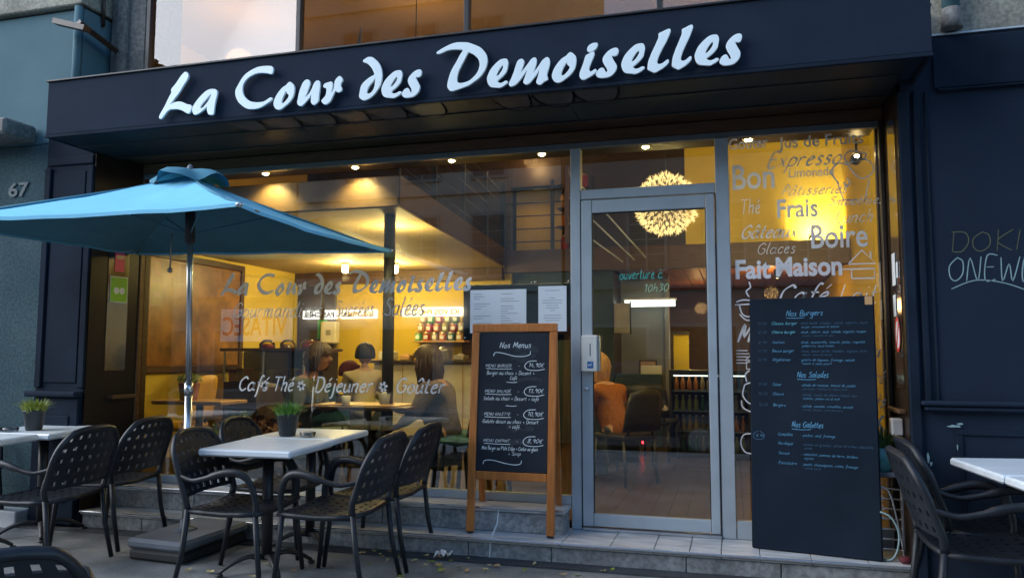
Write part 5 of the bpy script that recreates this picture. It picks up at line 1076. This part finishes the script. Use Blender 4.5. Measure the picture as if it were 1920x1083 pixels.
# ------------------------------------------------------------------ tall blackboard leaning on the window
def smudges(parent, T, w, z0, z1, seed, m):
    r = random.Random(seed)
    for i in range(9):
        x = r.uniform(.08, w-.2); z = r.uniform(z0, z1); mb = MB(); ribbon(mb, catmull([(x, z), (x+r.uniform(.04, .1), z+r.uniform(-.02, .03)), (x+r.uniform(.12, .2), z+r.uniform(-.03, .03))], 4, False), r.uniform(.02, .05), T=lambda a, b: tuple(np.array(T(a, b))+np.array((0, .0012, 0)))); mb.obj('chalk_smudge', m, parent)
M['smudge'] = mat('chalk_dust', (.022, .030, .040), .9, scale=30, col2=(.034, .044, .055)); M['smudge2'] = mat('blue_chalk_dust', (.008, .016, .028), .9, scale=30, col2=(.012, .022, .036))
smudges(sb, lambda a, b: bT(a-.26, b), .5, .5, 1.35, 3, 'smudge')
kb = thing('tall_blackboard', 'tall frameless dark blackboard with faint blue chalk menu leaning on the window', 'menu board', (.095, -.265, .1385), rad(-11))
kth = math.atan(.075); KW, KH = .785, 1.66
MB().bbox(0, KW, -.012, .012, 0, KH, .008).xf(Matrix.Rotation(-kth, 4, 'X')).obj('board', 'slate2', kb)
kT = lambda a, b: (a*.98, -.0145/math.cos(kth)+b*.976*math.sin(kth), b*.976*math.cos(kth))
MB().bbox(.73, .775, -.0145, -.0125, 1.60, 1.655, .0005).xf(Matrix.Rotation(-kth, 4, 'X')).obj('tape_corner', 'tan', kb)
def kch(t, x, z, h, w, m='chalkb', lw=1.5): return write(t, 'chalk_writing', m, kb, x, z, h, width=w, T=kT, jit=1.0, w=lw, seed=len(t)+3)
M['chalkb2'] = mat('faded_blue_chalk', (.04, .09, .16), .95, scale=120, col2=(.07, .16, .26)); M['chalkb3'] = mat('bright_blue_chalk', (.10, .42, .55), .95, scale=120, col2=(.2, .6, .7))
for t_, x, z, w in (('Nos Burgers', .245, 1.575, .24), ('Nos Salades', .31, 1.155, .20), ('Nos Galettes', .27, .82, .20)):
    kch(t_, x, z, .022, w, 'chalkb', 1.9); squig([(x, z-.014), (x+.07, z-.017), (x+.12, z-.013)], 'chalkb', .004, kb, kT)
rows = [(1.515, '11,90', 'Classic burger', ': steak haché, cheddar, salade, oignons, sauce', 'burger, cornichons et tomate'), (1.455, '12,90', 'Chèvre burger', ': steak, chèvre, miel, salade, oignons rouges', 'tomate, roquette et noix'), (1.385, '12,90', 'Italien', ': steak, mozzarella, tomate, pesto, roquette', 'jambon cru, sauce tomate'), (1.325, '13,90', 'Bacon burger', ': steak, bacon grillé, cheddar, oignons frits', 'salade, sauce barbecue'), (1.265, '12,90', 'Végétarien', ': galette de légumes, fromage, salade', 'tomate et sauce yaourt'),
        (1.095, '11,50', 'César', ': salade de romaine, émincé de poulet', 'parmesan, croûtons et sauce césar'), (1.03, '12,50', 'Chèvre', ': salade, toasts de chèvre chaud, noix', 'tomates, jambon cru et miel'), (.955, '12,50', 'Bergère', ': salade, saumon, crevettes, avocat', 'citron, tomates, pamplemousse'),
        (.76, '', 'Complète', ': jambon, oeuf, fromage', ''), (.70, '', 'Nordique', ': saumon en gravlax, citron et crème ciboulette', 'salade'), (.635, '', 'Savoie', ': reblochon, pommes de terre, lardons', 'oignons'), (.57, '', 'Forestière', ': poulet, champignons, crème, fromage', 'salade verte')]
for i, (z, p, nm, d1, d2) in enumerate(rows):
    dx = .06 if i < 5 else (.04 if i < 8 else 0); s_ = -(.02 if i > 7 else 0)
    if p: kch(p, .055, z, .010, .06, 'chalkb2')
    kch(nm, .15 if i < 8 else .18, z, .011, .012*len(nm), 'chalkb3' if i < 2 else 'chalkb', 1.8); kch(d1, .325, z, .0095, .0094*len(d1), 'chalkb' if i % 3 else 'chalkb2', 1.7)
    if d2: kch(d2, .345, z-.024, .0085, .0085*len(d2), 'chalkb2' if i % 2 else 'chalkb', 1.6)
kch('8,90', .035, .745, .011, .055); squig([(.05, .785), (.02, .76), (.03, .73), (.08, .73), (.09, .76), (.06, .785)], 'chalkb2', .004, kb, kT)

# ------------------------------------------------------------------ menu case and sheets on the glass
mc = thing('menu_case', 'dark framed menu case behind the glass above the sandwich board', 'menu case', (0, 0, 0))
fr('backing', [(-2.04, -1.175, .012, .030, 1.52, 1.955)], 'teal', mc, .006)
for i, (x0, x1, z0, z1, lb) in enumerate([(-1.975, -1.52, 1.575, 1.912, 'wide white menu sheet with two printed columns'), (-1.425, -1.205, 1.585, 1.93, 'narrow white menu sheet with centred print')]):
    t = thing('menu_sheet', lb, 'sheet', (0, 0, 0)); fr('sheet', [(x0, x1, -.0105, -.006, z0, z1)], 'paper', t, .0005); mb = MB(); r_ = random.Random(i+4)
    for c in range(2 if i == 0 else 1):
        cx = x0+.03+c*.22
        for k in range(15):
            w = r_.uniform(.04, .16); xx = cx+(.0 if i == 0 else .08-w/2)
            if r_.random() < .8: mb.box(xx, xx+w, -.0112, -.0105, z1-.035-k*.019, z1-.032-k*.019)
    mb.obj('printed_lines', 'ink', t)
for x, z in ((-2.02, 1.54), (-1.48, 1.96), (-1.45, 1.965), (-1.19, 1.965)): MB().sphere((x, -.004, z), .008, 8, 6).obj('suction_dot', 'steel', mc)

# ------------------------------------------------------------------ reveal sheets and stickers
L = onrev(-1)
def rv(side, u0, u1, z0, z1, o, name, m, parent):
    f = onrev(side); a, b, c, d = f(u0, z0, o), f(u1, z0, o), f(u1, z1, o), f(u0, z1, o); return MB().slab([a, b, c, d], (-1 if side > 0 else 1, 0, 0), .0015).obj(name, m, parent)
t = thing('perspex_holder', 'tall clear perspex holder screwed to the brown reveal', 'holder'); rv(-1, .14, .34, 1.27, 2.45, .006, 'sheet', 'perspex', t)
for u, z in ((.155, 1.30), (.325, 1.30), (.155, 2.08), (.325, 2.08)): MB().sphere(L(u, z, .010), .006, 8, 6).obj('screw', 'steel', t)
t = thing('pink_sticker', 'tall pink sticker with a small pale crest on the reveal', 'sticker'); rv(-1, .19, .285, 2.12, 2.42, .010, 'sheet', 'stickpink', t); rv(-1, .20, .275, 2.23, 2.265, .012, 'crest', 'tan', t)
t = thing('green_sticker', 'lime green square sticker with two pale circles', 'sticker'); rv(-1, .155, .315, 1.86, 2.07, .010, 'sheet', 'stickgreen', t); rv(-1, .150, .320, 1.852, 2.078, .0085, 'border', 'paper', t)
mb = MB()
for u in (.205, .26):
    mb.add([L(u+.027*math.cos(a*.5236), 1.955+.03*math.sin(a*.5236), .0125) for a in range(12)], [tuple(range(12))])
mb.obj('circles', 'paper', t)
t = thing('perspex_holder', 'clear perspex strip with papers on the narrow reveal by the lettered window', 'holder'); rv(1, .18, .42, 1.20, 2.95, .004, 'sheet', 'perspex', t)
for i, (u0, u1, z0, z1, lb) in enumerate([(.20, .30, 1.86, 2.07, 'white paper slip in the narrow perspex strip, upper one'), (.20, .28, 1.66, 1.80, 'white paper slip in the narrow perspex strip, lower one'), (.33, .38, 1.90, 2.0, 'small white card near the top of the narrow strip')]):
    t = thing('paper_slip', lb, 'slip'); rv(1, u0, u1, z0, z1, .009, 'sheet', 'paper', t)
t = thing('round_sticker', 'round white prohibition sticker with a red ring', 'sticker'); f = onrev(1)
mb = MB(); mb.add([f(.30+.075*math.cos(a*.3927), 1.54+.115*math.sin(a*.3927), .010) for a in range(16)], [tuple(range(16))]); mb.obj('disc', 'paper', t)
mb = MB(); vs = [f(.30+r*.075*math.cos(a*.3927), 1.54+r*.115*math.sin(a*.3927), .012) for r in (1, .78) for a in range(16)]; mb.add(vs, [(a, (a+1) % 16, 16+(a+1) % 16, 16+a) for a in range(16)]); vs = [f(.25, 1.46, .012), f(.27, 1.45, .012), f(.35, 1.62, .012), f(.33, 1.63, .012)]; mb.add(vs, [(0,1,2,3)]); mb.obj('red_ring', 'stickred', t)

# ------------------------------------------------------------------ corner beside the tall blackboard
rk = thing('wire_rack', 'small metal rack with curved silver bars beside the tall blackboard', 'rack', (.90, -.22, .1385))
fr('top_plate', [(-.10, .11, -.10, .12, .50, .53)], 'plastic', rk, .005)
for i in range(7): MB().tube(catmull([(-.09, -.08, .05+i*.062), (0, -.11, .062+i*.062), (.10, -.08, .05+i*.062)], 4, False), .006, 6).obj('bar', 'steel', rk)
for sx in (-.095, .105): fr('upright', [(sx-.008, sx+.008, -.09, -.07, 0, .50)], 'steel', rk, .002)
MB().tube(catmull([(-.06, -.13, .46), (.02, -.14, .42), (.06, -.14, .26), (.085, -.13, .12), (.10, -.12, .02)], 5, False), .007, 6).obj('hoop', 'steel', rk)
hz = thing('hose_loop', 'thin pale hose looped on the step beside the blackboard', 'hose', (.90, -.40, .1385)); MB().tube(catmull([(-.04, 0, .30), (.02, -.01, .27), (.06, -.01, .18), (.05, 0, .07), (.01, 0, .012), (-.05, .03, .012)], 5, False), .006, 8).obj('hose', 'grafw', hz)
t = thing('succulent_pot', 'teal ceramic pot with a dark green plant on the metal rack', 'plant pot', (.905, -.24, .669)); MB().lathe([(.055, 0), (.075, .04), (.08, .15), (.072, .15), (.068, .13), (0, .12)], 18, caps=False).obj('pot', 'tealpot', t); foliage('leaves', 160, .16, .14, 'leafd', t, .012, .12, 7, .6, .3)
t = thing('junction_box', 'small white plastic box on the reveal above the teal pot', 'box', (.985, -.30, .90)); fr('case', [(-.03, .042, -.04, .05, 0, .11)], 'grey2', t, .01); 
bldg('reveal_shelf', 'short wooden ledge crossing the narrow reveal', 'ledge', [(.985, 1.027, -.42, -.04, 1.045, 1.07)], 'brown', .004)
t = thing('red_cloth', 'dark red crumpled cloth at the end of the step', 'cloth', (.99, -.42, .14)); MB().sphere((0,0,.02), .04, 9, 6, (1, .8, .6)).obj('fold', 'maroon', t)

# ------------------------------------------------------------------ litter
def litter(name, label, cat, x, y, sx, sy, m, rr, grp=None):
    n = 7; top = []
    for i in range(n): a = 2*math.pi*i/n; k = rr.uniform(.7, 1.1); top.append((sx*k*math.cos(a), sy*k*math.sin(a), .004+rr.uniform(0, .012)))
    mb = MB(); mb.add(top+[(0, 0, .003)], [(i, (i+1) % n, n) for i in range(n)]); return tag(link(name, mb.mesh(name, m), None, (x, y, gz(y)+.002), (0, 0, rr.uniform(0, 6.28))), label, cat, grp)
rr = random.Random(21)
for i in range(64):
    if i < 14: x, y = rr.uniform(-2.7, -1.9), rr.uniform(-.75, -.53)
    elif i < 40: x, y = rr.uniform(-2.4, .9), rr.uniform(-.9, -.52)
    elif i < 54: x, y = rr.uniform(-3.6, -.6), rr.uniform(-1.5, -.7)
    else: x, y = rr.uniform(-5.2, -3.2), rr.uniform(-1.9, -.7)
    litter('fallen_leaf', 'small dry yellowish leaf lying on the pavement in front of the step', 'leaf', x, y, rr.uniform(.018, .044), rr.uniform(.010, .022), ['dry', 'dry', 'leafy', 'tan'][i % 4], rr, 'dry leaves scattered on the pavement')
pp = thing('paper_scrap', 'crumpled white paper scrap lying in front of the step', 'paper', (-1.95, -.60, gz(-.6)+.004)); mb = MB(); r_ = random.Random(1); vs = [(-.06+.03*i+r_.uniform(-.012, .012), -.03+.02*j, .01+.05*abs(math.sin(i*1.7+j*2.1))) for j in range(4) for i in range(5)]; mb.add(vs, [(j*5+i, j*5+i+1, j*5+i+6, j*5+i+5) for j in range(3) for i in range(4)]); mb.obj('sheet', 'vinylw', pp)

# ================================================================== ACROSS THE STREET (seen reflected in the glass)
M['facade'] = mat('far_render', (.30, .27, .24), .85, scale=1.5, col2=(.38, .35, .31)); M['facade2'] = mat('far_render_dark', (.16, .15, .15), .85, var=.12, scale=1.5); M['winglass'] = mat('far_window_glass', (.02, .025, .03), .08); M['shutter'] = mat('far_shutter', (.2, .22, .22), .7)
def block(label, x0, x1, h, m, seed, st_=3.1, win=1.0, pitch=2.2):
    b = thing('facing_building', label, 'building', (0, -17, -.12)); rr = random.Random(seed)
    MB().bbox(x0, x1, -9, 0, 0, h, .02).obj('wall', m, b); MB().bbox(x0-.1, x1+.1, -.3, .25, h-.3, h, .03).obj('cornice', m, b)
    n = max(1, int((x1-x0-.6)//pitch)); off = ((x1-x0)-(n-1)*pitch)/2
    z = 4.0
    while z+1.9 < h-.5:
        for i in range(n):
            x = x0+off+i*pitch; w = MB().bbox(x-win/2-.1, x+win/2+.1, 0, .07, z-.1, z+1.95, .01).obj('window', 'shutter', b); MB().box(x-win/2, x+win/2, .07, .075, z, z+1.85).obj('pane', 'winglass', w)
            mb = MB(); mb.box(x-.025, x+.025, .076, .095, z, z+1.85)
            for q in (.45, .9, 1.35): mb.box(x-win/2, x+win/2, .076, .09, z+q-.015, z+q+.015)
            mb.obj('glazing_bars', 'shutter', w)
        MB().bbox(x0, x1, 0, .12, z-.55, z-.40, .01).obj('string_course', m, b); z += st_
    x = x0+.5
    while x+2.0 < x1: w = MB().bbox(x, x+2.0, 0, .05, .3, 2.45, .01).obj('shop_window', 'shutter', b); MB().box(x+.1, x+1.9, .05, .055, .4, 2.35).obj('pane', 'winglass', w); x += 2.5
    return b
block('tall pale rendered building across the street, seen only reflected', -13.9, -4.9, 20, 'facade', 1); block('low building across the street beyond the tall pale one', -25, -14.0, 7.6, 'facade2', 2); block('low dark building across the street opposite the door', -4.8, 4.5, 8.0, 'facade2', 3); block('mid height building across the street at the far end', 4.6, 20, 8.6, 'facade', 4); block('distant low building across the street at the parasol end', -45, -25.1, 7.0, 'facade2', 5)
M['boxlit'] = emit('lit_sign_box', (1, .97, .85), 3.2)
def lightbox(text, label, x0, x1, z0, z1, m, tm, lit):
    t = thing('shop_light_box' if lit else 'shop_banner', label, 'sign', (0, 0, 0)); MB().bbox(x0, x1, -16.98, -16.8, z0, z1, .02).obj('panel', m, t)
    o = link('lettering', type_mesh(text, 'lettering', tm, (z1-z0)*.8, (x1-x0)*.92, .006, .004), t, (x1-.04*(x1-x0), -16.79, z0+(z1-z0)*.2), (0, 0, math.pi))
lightbox('ICI VOS PHOTOS', 'lit white light box reading ICI VOS PHOTOS across the street', -10.0, -8.0, 2.62, 2.90, 'boxlit', 'black', True); lightbox('PAS CHER', 'lit white light box reading PAS CHER across the street', -13.5, -12.3, 2.58, 2.86, 'boxlit', 'black', True); lightbox('DEVELOPPEMENT', 'lit white light box between the two photo signs', -12.15, -10.9, 2.58, 2.86, 'boxlit', 'black', True)
lightbox('VITASEC', 'pale shop banner with red VITASEC letters across the street', -16.6, -13.95, 1.85, 2.95, 'paper', 'stickred', False)
# parked car reflected in the door
car = thing('parked_car', 'dark blue car parked at the kerb, seen only reflected in the glass', 'car', (-1.9, -8.3, -.27))
M['carp'] = mat('dark_blue_car_paint', (.012, .02, .05), .25, var=.05, coat=.8)
prof = [(-2.1, .35), (-2.15, .75), (-1.95, .98), (-1.15, 1.08), (-.55, 1.55), (.2, 1.66), (1.3, 1.60), (1.95, 1.10), (2.12, .95), (2.15, .35)]
mb = MB(); vs = [(x, y*(1 if z < 1.1 else .84), z) for y in (-.85, .85) for x, z in prof]; n = len(prof); mb.add(vs, [tuple(range(n)), tuple(range(2*n-1, n-1, -1))]+[(i, i+n, (i+1) % n+n, (i+1) % n) for i in range(n)]); mb.obj('body', 'carp', car)
for s in (-1, 1): MB().slab([(-.98, s*.80, 1.12), (-.50, s*.735, 1.48), (1.22, s*.735, 1.50), (1.72, s*.80, 1.12)], (0, s, 0), .012).obj('side_window', 'winglass', car)
for x in (-1.35, 1.35):
    for s in (-1, 1): w = MB().tube([(x, s*.70, .32), (x, s*.88, .32)], .32, 20).obj('wheel', 'plasticd', car); MB().tube([(x, s*.881, .32), (x, s*.89, .32)], .19, 14).obj('rim', 'steel', w)
for s in (-1, 1): MB().sphere((-2.08, s*.62, .78), .11, 10, 6, (.5, 1, .6)).obj('headlight', 'clear', car)
